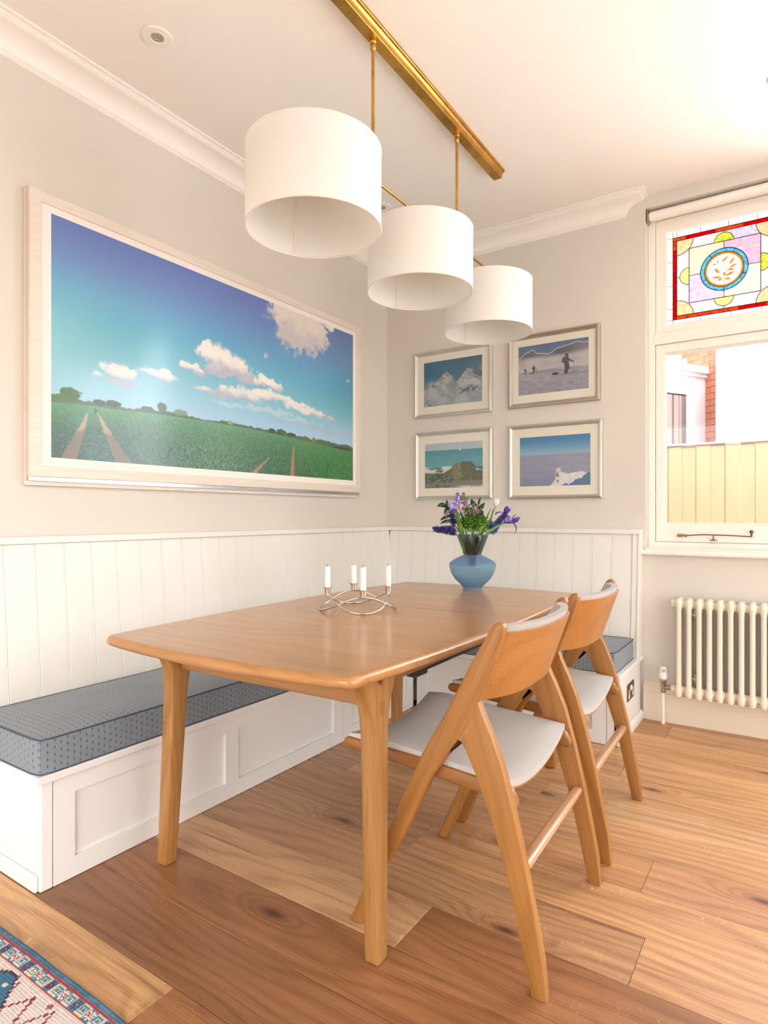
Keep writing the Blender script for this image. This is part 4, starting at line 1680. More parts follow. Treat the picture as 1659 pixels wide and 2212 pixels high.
def art_mountains():
    u, v = UV(200, 140)
    n1, n2, n3 = fbm(u, v, 6, 5, 1), fbm(u, v, 22, 18, 2), fbm(u, v, 60, 50, 3, 3)
    s = v[..., None]
    img = (1 - s) * np.array([86, 122, 146]) / 255. + s * np.array([44, 98, 136]) / 255.
    img = lay(img, sst(0.3, 1.1, u) * 0.4, (92, 106, 118))
    img = lay(img, sst(0.35, 0.7, n1) * np.exp(-((u - .16) / .12) ** 2 - ((v - .47) / .10) ** 2) * 1.3, (168, 172, 172))
    img = lay(img, sst(0.3, 0.75, n1) * np.exp(-((u - .93) / .16) ** 2 - ((v - .68) / .14) ** 2) * 1.2, (150, 152, 154))
    r1 = np.interp(u, [0, .1, .2, .28, .36, .395, .44, .49, .55, .62, 1], [.40, .44, .52, .62, .72, .745, .69, .65, .45, .30, .2])
    r2 = np.interp(u, [0, .42, .52, .6, .66, .72, .765, .82, .88, .93, 1], [.1, .28, .44, .52, .62, .72, .765, .70, .60, .56, .54])
    jag = (n2 - .5) * .05
    for r, c in ((r1, (196, 198, 196)), (r2, (190, 194, 196))):
        m = sst(-0.006, 0.008, r + jag - v)
        sh = sst(0.35, 0.65, fbm(u + v * .5, v, 9, 7, 5))
        col = np.array(c) / 255. * (0.78 + 0.26 * sh[..., None])
        col = lay(col, sst(.58, .66, n2) * sst(.45, .6, n3) * sst(0.28, .04, r - v) * .9, (86, 92, 98))
        img = lay(img, m, col)
    img = lay(img, sst(.50, .34, v + (n1 - .5) * .1) * .5, (170, 180, 184))
    img = lay(img, np.exp(-((u - .5) / .10) ** 2 - ((v - .42) / .18) ** 2) * .7, (120, 138, 152))
    img = lay(img, np.exp(-((u - .76) / .2) ** 4 - ((v - .22 - .10 * np.cos((u - .76) * 7)) / .075) ** 4) * sst(.42, .56, n2) * .9, (78, 98, 112))
    img = lay(img, sst(.16, .02, v + u * .5 + (n2 - .5) * .2) * sst(.38, .55, n2), (40, 46, 46))
    return img * 0.96


def figure(img, u, v, x, y, h, col, asp=1.45, lean=1):
    """small walking figure with rucksack and ski pole; x,y feet; h height"""
    U, V = (u - x) / h * asp, (v - y) / h
    m = (((U - .00) / .085) ** 2 + ((V - .93) / .085) ** 2 < 1)
    m |= inpoly(U, V, [(-.14, .52), (-.16, .74), (-.06, .88), (.08, .86), (.14, .70), (.10, .48)])
    m |= inpoly(U, V, [(-.26, .58), (-.22, .82), (-.10, .86), (-.08, .56)])
    m |= inpoly(U, V, [(.06, .82), (.30, .60), (.38, .62), (.37, .56), (.26, .54), (.04, .70)])
    m |= inpoly(U, V, [(-.14, .54), (.10, .54), (.04, .30), (-.02, .02), (-.14, .02), (-.10, .28)])
    m |= inpoly(U, V, [(-.04, .50), (.12, .52), (.14, .30), (.02, .0), (-.06, .0), (.02, .28)])
    m |= (np.abs(U - .36) < .012) & (V > 0.02) & (V < .6)
    return lay(img, m * 1.0, col)


def art_skiers():
    u, v = UV(210, 150)
    n1, n2, n3 = fbm(u, v, 5, 9, 11), fbm(u, v, 12, 46, 12), fbm(u, v, 50, 50, 13, 3)
    img = np.ones(u.shape + (3,)) * np.array([78, 106, 140]) / 255.
    img = lay(img, sst(1.0, .6, v) * .4, (96, 122, 148))
    rdg = np.interp(u, [0, .03, .10, .15, .19, .23, .26, .45, .5, .56, .62, .7, .78, .84, .87, .92, 1], [.72, .76, .84, .86, .89, .88, .82, .77, .80, .86, .87, .89, .91, .94, .93, .90, .90])
    m = sst(-.004, .006, rdg + (n3 - .5) * .025 - v)
    img = lay(img, np.exp(-((v - rdg - .008) / .016) ** 2) * .8, (206, 208, 214))
    img = lay(img, m, (92, 92, 108))
    img = lay(img, m * sst(.68, .95, u) * .55, (150, 138, 140))
    img = lay(img, sst(.80, .68, v + (n1 - .5) * .10 - .10 * u * (u > .6) * (u - .6)) * 1.0, (190, 184, 186))
    img = lay(img, sst(.45, .6, n1) * sst(.5, .62, v) * sst(.78, .7, v) * .5, (160, 154, 160))
    hz = .465 + .0 * u + .015 * np.sin(u * 4)
    snow = np.array([150, 148, 160]) / 255. * (0.80 + .45 * n2[..., None])
    img = lay(img, sst(.004, -.004, v - hz), snow)
    img = lay(img, sst(.62, .70, n2) * sst(.34, .1, v) * .6, (104, 102, 120))
    img = lay(img, np.exp(-((v - .335) / .008) ** 2) * sst(.6, .66, u) * .8, (92, 88, 102))
    img = lay(img, np.exp(-((v - .43) / .006) ** 2) * sst(.25, .27, u) * sst(.4, .36, u) * .8, (92, 88, 102))
    for x, y, a, c in ((.54, .365, .055, .028), (.195, .43, .022, .014), (.09, .44, .014, .01)):
        img = lay(img, (((u - x) / a) ** 2 + ((v - y) / c) ** 2 < 1) * 1.0, (62, 58, 66))
    img = figure(img, u, v, .70, .335, .40, (84, 76, 76))
    img = figure(img, u, v, .232, .42, .165, (56, 52, 58))
    img = figure(img, u, v, .105, .435, .105, (52, 50, 56))
    return img


def art_shore():
    u, v = UV(200, 150)
    n1, n2, n3 = fbm(u, v, 8, 30, 21), fbm(u, v, 26, 36, 22), fbm(u, v, 60, 60, 23, 3)
    img = np.ones(u.shape + (3,)) * np.array([178, 192, 202]) / 255.
    sea = (1 - sst(.45, .84, v)[..., None]) * np.array([92, 160, 172]) / 255. + sst(.45, .84, v)[..., None] * np.array([70, 140, 156]) / 255.
    sea = sea * (.92 + .16 * n1[..., None])
    img = lay(img, sst(.004, -.004, v - .838), sea)
    img = lay(img, np.exp(-((v - .832) / .006) ** 2) * .6, (58, 112, 138))
    foam = sst(.50, .455, v) * sst(.30, .36, v)
    beach = np.ones(u.shape + (3,)) * np.array([76, 82, 70]) / 255. * (.7 + .7 * n2[..., None])
    img = lay(img, sst(.46, .42, v), beach)
    img = lay(img, foam * sst(.36, .50, n1), (214, 216, 214))
    img = lay(img, sst(.32, .2, v) * sst(.56, .64, n2) * .7, (168, 172, 170))
    img = lay(img, sst(.16, .1, v) * sst(.40, .5, n1 + .15 * (u > .5)) * .5, (128, 128, 122))
    body = ((u - .66) / .215) ** 2 + ((v - .345) / .225) ** 2 < 1 + (n3 - .5) * .10
    body |= ((u - .72) / .17) ** 2 + ((v - .40) / .17) ** 2 < 1
    body |= ((u - .93) / .10) ** 2 + ((v - .255) / .115) ** 2 < 1
    body |= inpoly(u, v, [(.32, .29), (.38, .37), (.50, .42), (.50, .30), (.40, .27)])
    body &= v > .14
    bc = np.ones(u.shape + (3,)) * np.array([86, 88, 62]) / 255. * (.74 + .55 * n2[..., None])
    bc = lay(bc, np.exp(-((u - .54) / .08) ** 2) * .45, (150, 140, 100))
    bc = lay(bc, sst(.5, .62, n3) * np.exp(-((u - .62) / .07) ** 2 - ((v - .30) / .09) ** 2) * .9, (172, 164, 130))
    bc = lay(bc, np.exp(-((u - .605 - .04 * (v - .5)) / .012) ** 2) * sst(.38, .42, v) * .8, (160, 160, 130))
    img = lay(img, body * 1.0, bc)
    img = lay(img, sst(.17, .14, v + (n2 - .5) * .04) * sst(.45, .5, u) * .9, (120, 116, 108))
    img = lay(img, sst(.045, .02, v + (n2 - .5) * .08) * sst(.5, .7, u), (206, 204, 198))
    img = lay(img, inpoly(u, v, [(.605, .805), (.615, .90), (.618, .93), (.622, .86), (.64, .815)]) * 1.0, (226, 226, 226))
    img = lay(img, (np.abs(u - .62) < .02) & (np.abs(v - .80) < .008), (70, 80, 84))
    return img


def art_ridge():
    u, v = UV(210, 150)
    n1, n2, n3 = fbm(u, v, 4, 14, 31), fbm(u, v, 24, 22, 32), fbm(u, v, 60, 60, 33, 3)
    g = sst(.55, 1.0, v)[..., None]
    img = (1 - g) * np.array([150, 186, 206]) / 255. + g * np.array([40, 116, 176]) / 255.
    img = lay(img, sst(.66, .60, v), (138, 142, 168))
    img = lay(img, sst(.42, .0, v) * .55, (92, 116, 154))
    img = lay(img, sst(.45, .7, n1) * sst(.60, .56, v) * .25, (170, 168, 186))
    img = lay(img, np.exp(-((v - .605) / .01) ** 2) * .5, (128, 140, 170))
    rid = np.interp(u, [.44, .48, .52, .525, .55, .58, .60, .63, .66, .70, .8, .88, .91, .95, 1.0], [0, .05, .15, .30, .36, .35, .32, .27, .24, .235, .255, .27, .26, .25, .24])
    m = sst(-.006, .006, rid + (n3 - .5) * .03 - v) * (u > .44)
    sc = np.ones(u.shape + (3,)) * np.array([226, 224, 226]) / 255. * (.90 + .18 * n2[..., None])
    img = lay(img, m, sc)
    shd = m * sst(-.01, .01, np.interp(u, [.5, .62, .75, .82, .88, .92, .95, 1], [-.1, .02, .05, .12, .15, .18, .25, .3]) + (n2 - .5) * .10 - v)
    img = lay(img, shd, (62, 104, 150))
    img = lay(img, m * np.exp(-((u - .545) / .022) ** 2 - ((v - .16) / .11) ** 2) * sst(.42, .5, n2) * 1.2, (108, 74, 62))
    img = lay(img, m * np.exp(-((u - .62) / .03) ** 2 - ((v - .30) / .04) ** 2) * .8, (84, 96, 124))
    return img


small_print('small silver framed print of two snowy peaks, above the seashore print', 0.232, 0.795, 1.757, 2.196, (0.301, 0.726, 1.831, 2.126), art_mountains(), M['silver'], 0.024)
small_print('small pewter framed print of skiers hauling sledges over snow', 0.905, 1.456, 1.761, 2.200, (0.967, 1.390, 1.837, 2.132), art_skiers(), M['pewter'], 0.026)
small_print('small silver framed print of a dark mound on a seashore', 0.238, 0.799, 1.210, 1.660, (0.308, 0.730, 1.287, 1.582), art_shore(), M['silver'], 0.024)
small_print('small silver framed print of a snowy ridge under deep blue sky', 0.907, 1.470, 1.204, 1.655, (0.976, 1.400, 1.282, 1.578), art_ridge(), M['silver'], 0.024)


def art_field():
    w, h = 640, 320
    u, v = UV(w, h)
    asp = 1.91 / .923
    n1 = fbm(u * asp, v, 4, 4, 41)
    n2 = fbm(u * asp, v, 14, 14, 42)
    n3 = fbm(u * asp, v, 42, 42, 43, 4)
    vs = [.18, .26, .34, .43, .55, .66, .78, .9, 1.0]
    cols = np.array([(164, 198, 222), (156, 196, 220), (134, 192, 208), (110, 182, 198), (82, 166, 192), (76, 150, 190), (80, 130, 184), (78, 112, 176), (72, 100, 170)]) / 255.
    cols = np.clip(cols + (1 - cols) * .10 + np.array([-.01, -.008, .02]), 0, 1)
    vw = v - .10 * (1 - u) * sst(.2, .6, v) * (1 - sst(.6, 1.0, v)) * 1.0
    img = np.stack([np.interp(vw, vs, cols[:, k]) for k in range(3)], -1)
    img = lay(img, sst(.35, 0, u) * sst(.9, .5, v) * .28, (110, 186, 184))
    img = lay(img, sst(.75, 1.0, u) * sst(.25, .6, v) * .25, (70, 140, 150))
    # clouds
    w1, w2 = fbm(u * asp, v, 20, 20, 71, 4) - .5, fbm(u * asp, v, 20, 20, 72, 4) - .5

    def cloud(img, blobs, dens=1.0, shade=(178, 182, 200), lit=(238, 232, 226)):
        f = np.full(u.shape, -1.0)
        uu, vv = u + w1 * .035, v + w2 * .05
        for x, y, a, b in blobs:
            a, b = a * 1.22, b * 1.22
            d = 1 - np.sqrt(((uu - x) / a) ** 2 + ((vv - y) / b) ** 2)
            f = np.maximum(f, d)
        edge = f + (n2 - .5) * .7 + (n3 - .5) * .7
        m = sst(-0.05, .42, edge) * dens
        ym = sum(y for _, y, _, _ in blobs) / len(blobs)
        yr = max(b for *_, b in blobs)
        lo = np.clip(sst(ym + yr * .5, ym - yr * .9, v + (n2 - .5) * yr * 1.6) + (n3 - .5) * .5, 0, 1)[..., None]
        c = np.array(lit) / 255. * (1 - lo) + np.array(shade) / 255. * lo
        return lay(img, m, c)
    img = cloud(img, [(.70, .87, .055, .11), (.76, .89, .085, .12), (.82, .92, .05, .11), (.72, .98, .11, .08), (.80, .99, .06, .06)], 1.0, (196, 192, 196), (226, 216, 208))
    img = cloud(img, [(.885, .99, .018, .025), (.598, .683, .010, .018), (.972, .675, .008, .018)])
    img = cloud(img, [(.395, .60, .035, .05), (.44, .585, .06, .06), (.49, .56, .055, .065), (.52, .53, .03, .04), (.39, .63, .02, .03), (.45, .54, .09, .04)])
    img = cloud(img, [(.335, .51, .030, .022), (.36, .49, .022, .022)])
    img = cloud(img, [(.14, .415, .035, .026), (.165, .405, .030, .030), (.15, .365, .035, .018)], .85)
    img = cloud(img, [(.225, .44, .030, .020), (.26, .435, .030, .026)], .85)
    img = cloud(img, [(.09, .375, .022, .014)], .6)
    img = cloud(img, [(.47, .43, .045, .030), (.52, .435, .05, .038), (.42, .41, .06, .022)], .9)
    img = cloud(img, [(.59, .53, .035, .026), (.635, .51, .032, .024)])
    img = cloud(img, [(.60, .455, .045, .028), (.65, .45, .045, .024), (.71, .435, .04, .018)], .95)
    img = cloud(img, [(.72, .425, .05, .022), (.79, .41, .05, .02), (.85, .395, .045, .016), (.89, .385, .02, .01)], .9)
    img = cloud(img, [(.60, .37, .10, .016), (.75, .33, .12, .02), (.9, .31, .1, .018), (.48, .36, .08, .012)], .35)
    # tree line and far hills
    hz = np.interp(u, [0, .066, .139, .231, .363, .468, .586, .719, .848, 1], [.228, .236, .238, .245, .249, .249, .242, .228, .213, .191])
    tl = np.interp(u, [0, .027, .05, .12, .195, .24, .30, .377, .468, .568, .641, .74, .825, 1], [.25, .255, .258, .252, .258, .262, .266, .258, .264, .256, .252, .25, .244, .231])
    bump = (n3 - .5) * .02 + (n2 - .5) * .014
    img = lay(img, sst(-.003, .003, tl + bump - v), (74, 104, 78))
    for x, y, a, b, c in ((.040, .272, .022, .026, (62, 100, 40)), (.02, .255, .018, .012, (70, 108, 52)), (.105, .258, .018, .012, (50, 76, 54)), (.135, .262, .02, .014, (52, 78, 60)), (.255, .282, .013, .020, (78, 108, 74)),
                          (.31, .270, .020, .015, (118, 146, 120)), (.22, .262, .015, .012, (66, 92, 70)), (.62, .252, .016, .014, (60, 84, 60)), (.655, .254, .022, .018, (66, 92, 62)), (.70, .25, .02, .01, (52, 76, 58)), (.80, .236, .012, .018, (126, 116, 76)),
                          (.77, .236, .02, .012, (84, 106, 76)), (.95, .212, .06, .008, (60, 54, 46)), (.465, .262, .01, .01, (130, 156, 134))):
        img = lay(img, sst(-.1, .15, 1 - np.sqrt(((u - x) / a) ** 2 + ((v - y) / b) ** 2) + (n3 - .5) * 1.1), c)
    # field
    t = np.clip((hz - v) / .24, 0, 1)
    base = np.stack([np.interp(t, [0, .2, .5, 1], [c0, c1, c2, c3]) for c0, c1, c2, c3 in ((84, 66, 56, 50), (142, 124, 106, 92), (104, 88, 76, 68))], -1) / 255.
    base = lay(base, sst(.45, 0, u) * sst(.1, .7, t) * .9, (44, 86, 86))
    base = lay(base, sst(.55, 1, u) * .75, (62, 132, 62))
    base = lay(base, np.exp(-((u - .42) / .15) ** 2) * .35, (130, 168, 140))
    bl = fbm(u * asp + v * .4, v, 210, 110, 51, 3)
    base = base * (1 + (bl[..., None] - .5) * (.25 + 1.0 * t[..., None]))
    img = lay(img, sst(.002, -.002, v - hz), base)
    for P, c, sh in (([(.018, .0), (.052, .0), (.079, .203), (.0755, .203)], (176, 150, 118), 1), ([(.140, .0), (.178, .0), (.098, .212), (.0955, .212)], (176, 150, 118), 1),
                     ([(.540, 0), (.560, 0), (.611, .095), (.605, .095)], (184, 130, 100), 0), ([(.694, 0), (.718, 0), (.7105, .19), (.7045, .16)], (180, 128, 100), 0)):
        m = inpoly(u + (n3 - .5) * .006, v, P) * 1.0
        img = lay(img, m * .85, c)
        if sh:
            img = lay(img, m * sst(.135, .11, v) * .8, (104, 96, 88))
    img = lay(img, inpoly(u, v, [(.7105, .0), (.718, 0), (.7105, .19)]) * .6, (60, 50, 40))
    img = lay(img, inpoly(u, v, [(.604, .09), (.612, .095), (.70, .19), (.695, .19)]) * .6, (54, 92, 60))
    img = lay(img, (((u - .0935) / .0022) ** 2 + ((v - .216) / .012) ** 2 < 1) * .9, (40, 50, 56))
    return img


FY0, FY1, FZ0, FZ1 = -2.445, -0.380, 1.252, 2.319
fp = thing('framed_print', 'wide limewashed framed print of green fields under a blue sky', 'framed print', (0.02, -1.41, FZ0))
to3y = lambda a, c, h: (h, a, c)
b = moulding(B(), (FY0, FY1, FZ0, FZ1), [(0.0, 0.026), (0.0, 0.044), (0.002, 0.046), (0.040, 0.046), (0.042, 0.044), (0.042, 0.030), (0.02, 0.026)], to3y)
obj('frame', b, M['washed'], fp)
b = moulding(B(), (FY0 + .001, FY1 - .001, FZ0 - .015, FZ1 - .001), [(0.0, 0.0225), (0.0, 0.034), (0.03, 0.034), (0.03, 0.0225)], to3y)
obj('metal_rebate', b, metal('brushed_aluminium', (198, 198, 200), 0.2), fp)
b = moulding(B(), (FY0 - .002, FY1 + .002, FZ0 - .032, FZ1 + .002), [(0.0, 0.0005), (0.0, 0.022), (0.03, 0.022), (0.03, 0.0005)], to3y)
obj('back_frame', bev(b, .001, 1), M['washed'], fp)
b = B()
O = [(FY0 + .04, FZ0 + .04), (FY1 - .04, FZ0 + .04), (FY1 - .04, FZ1 - .04), (FY0 + .04, FZ1 - .04)]
PR = (-2.363, -0.453, 1.327, 2.250)
I = [(PR[0], PR[2]), (PR[1], PR[2]), (PR[1], PR[3]), (PR[0], PR[3])]
vo = [b.verts.new((0.0385, a, c)) for a, c in O]
vi = [b.verts.new((0.0385, a, c)) for a, c in I]
vb = [b.verts.new((0.0372, a, c)) for a, c in I]
for k in range(4):
    k2 = (k + 1) % 4
    b.faces.new((vo[k], vo[k2], vi[k2], vi[k]))
    b.faces.new((vi[k], vi[k2], vb[k2], vb[k]))
obj('mount', b, M['mat_w'], fp)
grid_print('print', art_field(), lambda u, v: np.stack([np.full_like(u, 0.0374), PR[0] + (PR[1] - PR[0]) * u, PR[2] + (PR[3] - PR[2]) * v], -1), fp, M['ink_big'])
# faint pencil inscription under the print (illegible scrawl)
b = B()
rs = random.Random(4)
for w0 in (-2.27, -2.20, -2.155, -2.06):
    pts = []
    y = w0
    for k in range(14):
        pts.append((0.0388, y, 1.306 + rs.uniform(-.004, .006)))
        y += rs.uniform(.002, .006)
    tube(b, spline(pts, 3), 0.0003, 4)
obj('pencil_note', b, M['nickel'], fp)

# ------------------------------------------------------------------ radiator and its valve
rd = thing('radiator', 'cream column radiator under the window', 'radiator', (2.2, -0.07, 0.17))
sec0 = None
zA, zB = 0.205, 0.640
for k in range(13):
    xc = 1.874 + 0.0470 * k
    if sec0 is None:
        b = B()
        for yc in (-0.100, -0.068, -0.036):
            lathe(b, [(0.005, zA - 0.040), (0.0125, zA - 0.036), (0.0165, zA - 0.022), (0.0165, zA - 0.006), (0.0125, zA + 0.030), (0.0125, zB - 0.030), (0.0165, zB + 0.004), (0.0165, zB + 0.020), (0.0125, zB + 0.033), (0.005, zB + 0.037)], 16, (xc, yc, 0))
        for zz in (zA - 0.004, zB + 0.004):
            lathe(b, [(0.0, xc - 0.0228), (0.019, xc - 0.0228), (0.0205, xc - 0.020), (0.0205, xc - 0.0145), (0.0225, xc - 0.010), (0.0235, xc), (0.0225, xc + 0.010), (0.0205, xc + 0.0145), (0.0205, xc + 0.020), (0.019, xc + 0.0228), (0, xc + 0.0228)], 20, (0, -0.076, zz), 'x')
            box(b, xc - 0.011, xc + 0.011, -0.098, -0.038, zz - 0.016, zz + 0.016)
        sec0 = obj('section', b, M['radiator'], rd, 40, loc=(xc, -0.076, 0.4))
    else:
        c = sec0.copy()
        COL.objects.link(c)
        c.parent = rd
        c.location.x += 0.0470 * k
for zz in (zA - 0.004, zB + 0.004):
    b = B()
    lathe(b, [(0, 1.834), (0.010, 1.834), (0.017, 1.836), (0.0215, 1.838), (0.0215, 1.843), (0.019, 1.8435), (0.0225, 1.845), (0.0225, 1.851), (0, 1.851)], 22, (0, -0.076, zz), 'x')
    obj('end_bush', b, M['radiator'], rd, 35)
for xc, zz in ((1.945, 0.60), (1.945, 0.27), (2.32, 0.60), (2.32, 0.27)):
    b = B()
    box(b, xc - 0.012, xc + 0.012, -0.075, -0.0005, zz - 0.014, zz + 0.002)
    box(b, xc - 0.009, xc + 0.009, -0.045, -0.040, zz - 0.03, zz + 0.014)
    obj('wall_bracket', bev(b, 0.001, 1), M['nickel'], rd)
va = thing('radiator_valve', 'white thermostatic radiator valve with pipe into the floor', 'valve', (1.794, -0.076, 0))
vx, vy = 1.796, -0.076
b = B()
lathe(b, [(0, 0.246), (0.0205, 0.246), (0.0218, 0.250), (0.0218, 0.272), (0.019, 0.276), (0.0198, 0.279), (0.0172, 0.300), (0.0155, 0.307), (0.010, 0.309), (0, 0.309)], 26, (vx, vy, 0))
hd = obj('head', b, M['white'], va, 35)
obj('scale_window', bbox(vx + 0.000, vx + 0.013, vy - 0.0205, vy - 0.017, 0.284, 0.299, 0.001, 1), paint('scale_window', (180, 172, 156), 0.3), va).parent = hd
b = B()
lathe(b, [(0, 0.245), (0.016, 0.245), (0.016, 0.236), (0.0145, 0.234), (0.0125, 0.206), (0.011, 0.200), (0.0105, 0.190), (0.013, 0.188), (0.0135, 0.178), (0.010, 0.172), (0, 0.172)], 20, (vx, vy, 0))
lathe(b, [(0.008, vx), (0.008, vx + 0.014), (0.0125, vx + 0.015), (0.0125, vx + 0.024), (0.010, vx + 0.026), (0.0095, 1.835), (0, 1.835)], 16, (0, vy, 0.201), 'x', cap=False)
obj('body', b, M['nickel'], va, 35)
b = B()
lathe(b, [(0, 0.0), (0.0085, 0.0), (0.0085, 0.174), (0, 0.174)], 16, (vx, vy, 0))
obj('pipe', b, M['white'], va, 40)
b = B()
lathe(b, [(0.009, 0.008), (0.015, 0.0065), (0.026, 0.002), (0.027, 0.0002), (0.009, 0.0002)], 24, (vx, vy, 0))
obj('floor_collar', b, wood('collar_oak', (150, 96, 54), (196, 140, 90), AXIS['x'], 30), va, 40)

# ------------------------------------------------------------------ rug
def art_rug(X, Y):
    """X along the edge (m), V in from the edge (m); colours of the woven pattern in sRGB"""
    V = -2.795 - Y
    U = X
    # quantise to knots for a woven look
    q = 0.0028
    Uq, Vq = np.floor(U / q) * q, np.floor(V / q) * q
    n = fbm(U, V, 300, 300, 61, 2)
    nb = fbm(U, V, 40, 90, 62, 3)
    blue = np.array([62, 112, 142]) / 255.
    img = np.ones(U.shape + (3,)) * blue
    img = lay(img, sst(.5, .62, nb) * .5, (104, 148, 168))
    img = lay(img, sst(.006, .0, V), (86, 140, 168))
    red = (170, 62, 66)
    wob = 0.001 * np.sin(U * 90)
    img = lay(img, (np.abs(Vq - .0205 + wob) < .0028), red)
    band = (Vq > .0225) & (Vq < .056)
    img = lay(img, band * 1.0, (70, 122, 150))
    per = 0.108
    ph = ((Uq - 0.766) / per) % 1.0
    c = np.abs(Vq - .0392)
    # bracket motifs (cream) either side of small rosettes
    for f0 in (.25, .75):
        d = np.abs((ph - f0 + .5) % 1.0 - .5) * per
        ring = band & (((np.abs(d - .013) < .0017) & (c < .0125)) | ((np.abs(c - .0125) < .0017) & (d < .0145)))
        img = lay(img, ring * 1.0, (206, 206, 186))
        core = band & (((d < .0085) & (np.abs(c - .0045) < .0016)) | ((np.abs(d - .0055) < .0016) & (c < .008)))
        img = lay(img, core * 1.0, (216, 214, 194))
    for f0, a, k in ((.0, (206, 74, 66), (238, 226, 214)), (.5, (110, 30, 62), (92, 40, 78))):
        d = np.abs((ph - f0 + .5) % 1.0 - .5) * per
        pet = band & ((np.abs(d - c) < .0026) & (d < .0095) | (d < .0022) & (c < .0125) | (c < .0022) & (d < .0095))
        img = lay(img, pet * 1.0, k)
        img = lay(img, (band & (d + c < .0072)) * 1.0, a)
        img = lay(img, (band & (d + c < .0028)) * 1.0, (90, 150, 180) if f0 else (240, 220, 200))
    img = lay(img, (np.abs(Vq - .0585 + wob) < .0028), (186, 70, 62))
    F = (Vq > .0613)
    img = lay(img, F * 1.0, (214, 206, 200))
    P = 0.30
    uu = ((Uq - 0.66) / P) % 1.0 * P
    vv2 = Vq - .0613
    lad = np.floor(vv2 / .010) * .010
    # big stepped blue-and-red medallions
    du = np.abs(uu - .160)
    med = F & (du < .012 + lad * 0.95) & (vv2 > .012) & (vv2 < .17)
    dark = F & (du < .019 + lad * 0.95) & (vv2 > .007) & (vv2 < .176)
    img = lay(img, dark * 1.0, (74, 42, 56))
    img = lay(img, med * 1.0, (56, 110, 142))
    img = lay(img, (med & (du < lad * .95 - .035) & (vv2 > .045)) * 1.0, (196, 56, 44))
    img = lay(img, (med & (np.abs(du - .02) < .006) & (np.abs(vv2 - .038) < .006)) * 1.0, (214, 212, 198))
    img = lay(img, (med & (np.abs(du - .05) < .007) & (np.abs(vv2 - .072) < .007)) * 1.0, (214, 212, 198))
    # maroon zigzags between
    tri = np.abs(((np.floor(uu / .006) * .006 - .01) / .075) % 1.0 - .5) * 2 * .075
    zz = F & ~dark & (np.abs(vv2 - .018 - tri) < .0062)
    img = lay(img, zz * 1.0, (136, 56, 66))
    d = np.abs((uu / .1) % 1.0 - .05) * .1
    dia = F & ~dark & (np.abs(((uu - .03) / .15 + .5) % 1.0 - .5) * .15 + np.abs(vv2 - .013) * .8 < .0085)
    img = lay(img, dia * 1.0, (150, 66, 84))
    img = lay(img, (F & ~dark & (np.abs(((uu - .03) / .15 + .5) % 1.0 - .5) * .15 + np.abs(vv2 - .013) * .8 < .0035)) * 1.0, (90, 130, 160))
    weave = .5 + .5 * np.sin(V * 2 * np.pi / .0046)
    img = img * (.90 + .10 * weave[..., None]) * (.90 + .2 * n[..., None])
    return img


xs = np.concatenate([np.arange(0.20, 1.40, 0.0022), np.linspace(1.40, 2.35, 80)])
ys = np.concatenate([np.arange(-2.795, -3.17, -0.0022), np.linspace(-3.17, -4.25, 60)])
RX_, RY_ = np.meshgrid(xs, ys)
rug_rgb = art_rug(RX_, RY_)
rg = thing('rug', 'flat-woven rug with blue border, red lines and cream field in the corner', 'rug', (1.2, -3.5, 0.0))
fu = RX_.ravel()
fv = RY_.ravel()
edge_w = 0.0010 * np.sin(RX_ * 9) + 0.0004 * np.sin(RX_ * 41)
zr = 0.0095 + 0.0006 * np.sin(RY_ * 900) + 0.0012 * np.sin(RX_ * 23 + RY_ * 17)
zr = zr - 0.006 * sst(-2.801, -2.795, RY_)
grid_print('pile', rug_rgb, lambda u, v: np.stack([fu, fv + edge_w.ravel() * sst(-2.85, -2.795, fv), zr.ravel()], -1), rg, M['ink_rug'])
obj('backing', bev(box(B(), 0.201, 2.349, -4.249, -2.797, 0.0003, 0.006), 0.002, 1), paint('rug_edge', (70, 120, 150), 0.95, 0.1), rg)

# ------------------------------------------------------------------ vase
VC = Vector((1.087, -0.902, 0.7502))
vs = thing('vase', 'frosted blue glass vase with a flared smoky neck on the table', 'vase', VC)


def frosted():
    t = NT('frosted_blue_glass')
    v = t.obj_vec()
    s = t.n('ShaderNodeSeparateXYZ')
    t.l(v, s.inputs[0])
    col = t.ramp(t.math('MULTIPLY', s.outputs[2], 6.25), [(0.0, lin(232, 240, 244)), (0.10, lin(160, 198, 228)), (0.45, lin(184, 214, 228)), (0.72, lin(190, 218, 230)), (0.78, lin(164, 194, 232)), (1.0, lin(182, 206, 236))])
    t.bsdf(col, 0.32, Transmission_Weight=0.88, IOR=1.12, Specular_IOR_Level=0.6, Coat_Weight=0.35, Coat_Roughness=0.3)
    return t.m


def smoky():
    t = NT('smoky_blue_glass')
    tr = t.n('ShaderNodeBsdfTransparent')
    tr.inputs[0].default_value = (0.50, 0.60, 0.66, 1)
    gl = t.n('ShaderNodeBsdfGlossy')
    gl.inputs['Roughness'].default_value = 0.04
    gl.inputs['Color'].default_value = (0.9, 0.95, 1, 1)
    lw = t.n('ShaderNodeLayerWeight')
    lw.inputs[0].default_value = 0.25
    mx = t.n('ShaderNodeMixShader')
    t.l(t.math('MULTIPLY_ADD', lw.outputs['Fresnel'], 0.75, 0.05), mx.inputs[0])
    t.l(tr.outputs[0], mx.inputs[1])
    t.l(gl.outputs[0], mx.inputs[2])
    t.l(mx.outputs[0], t.out.inputs[0])
    return t.m


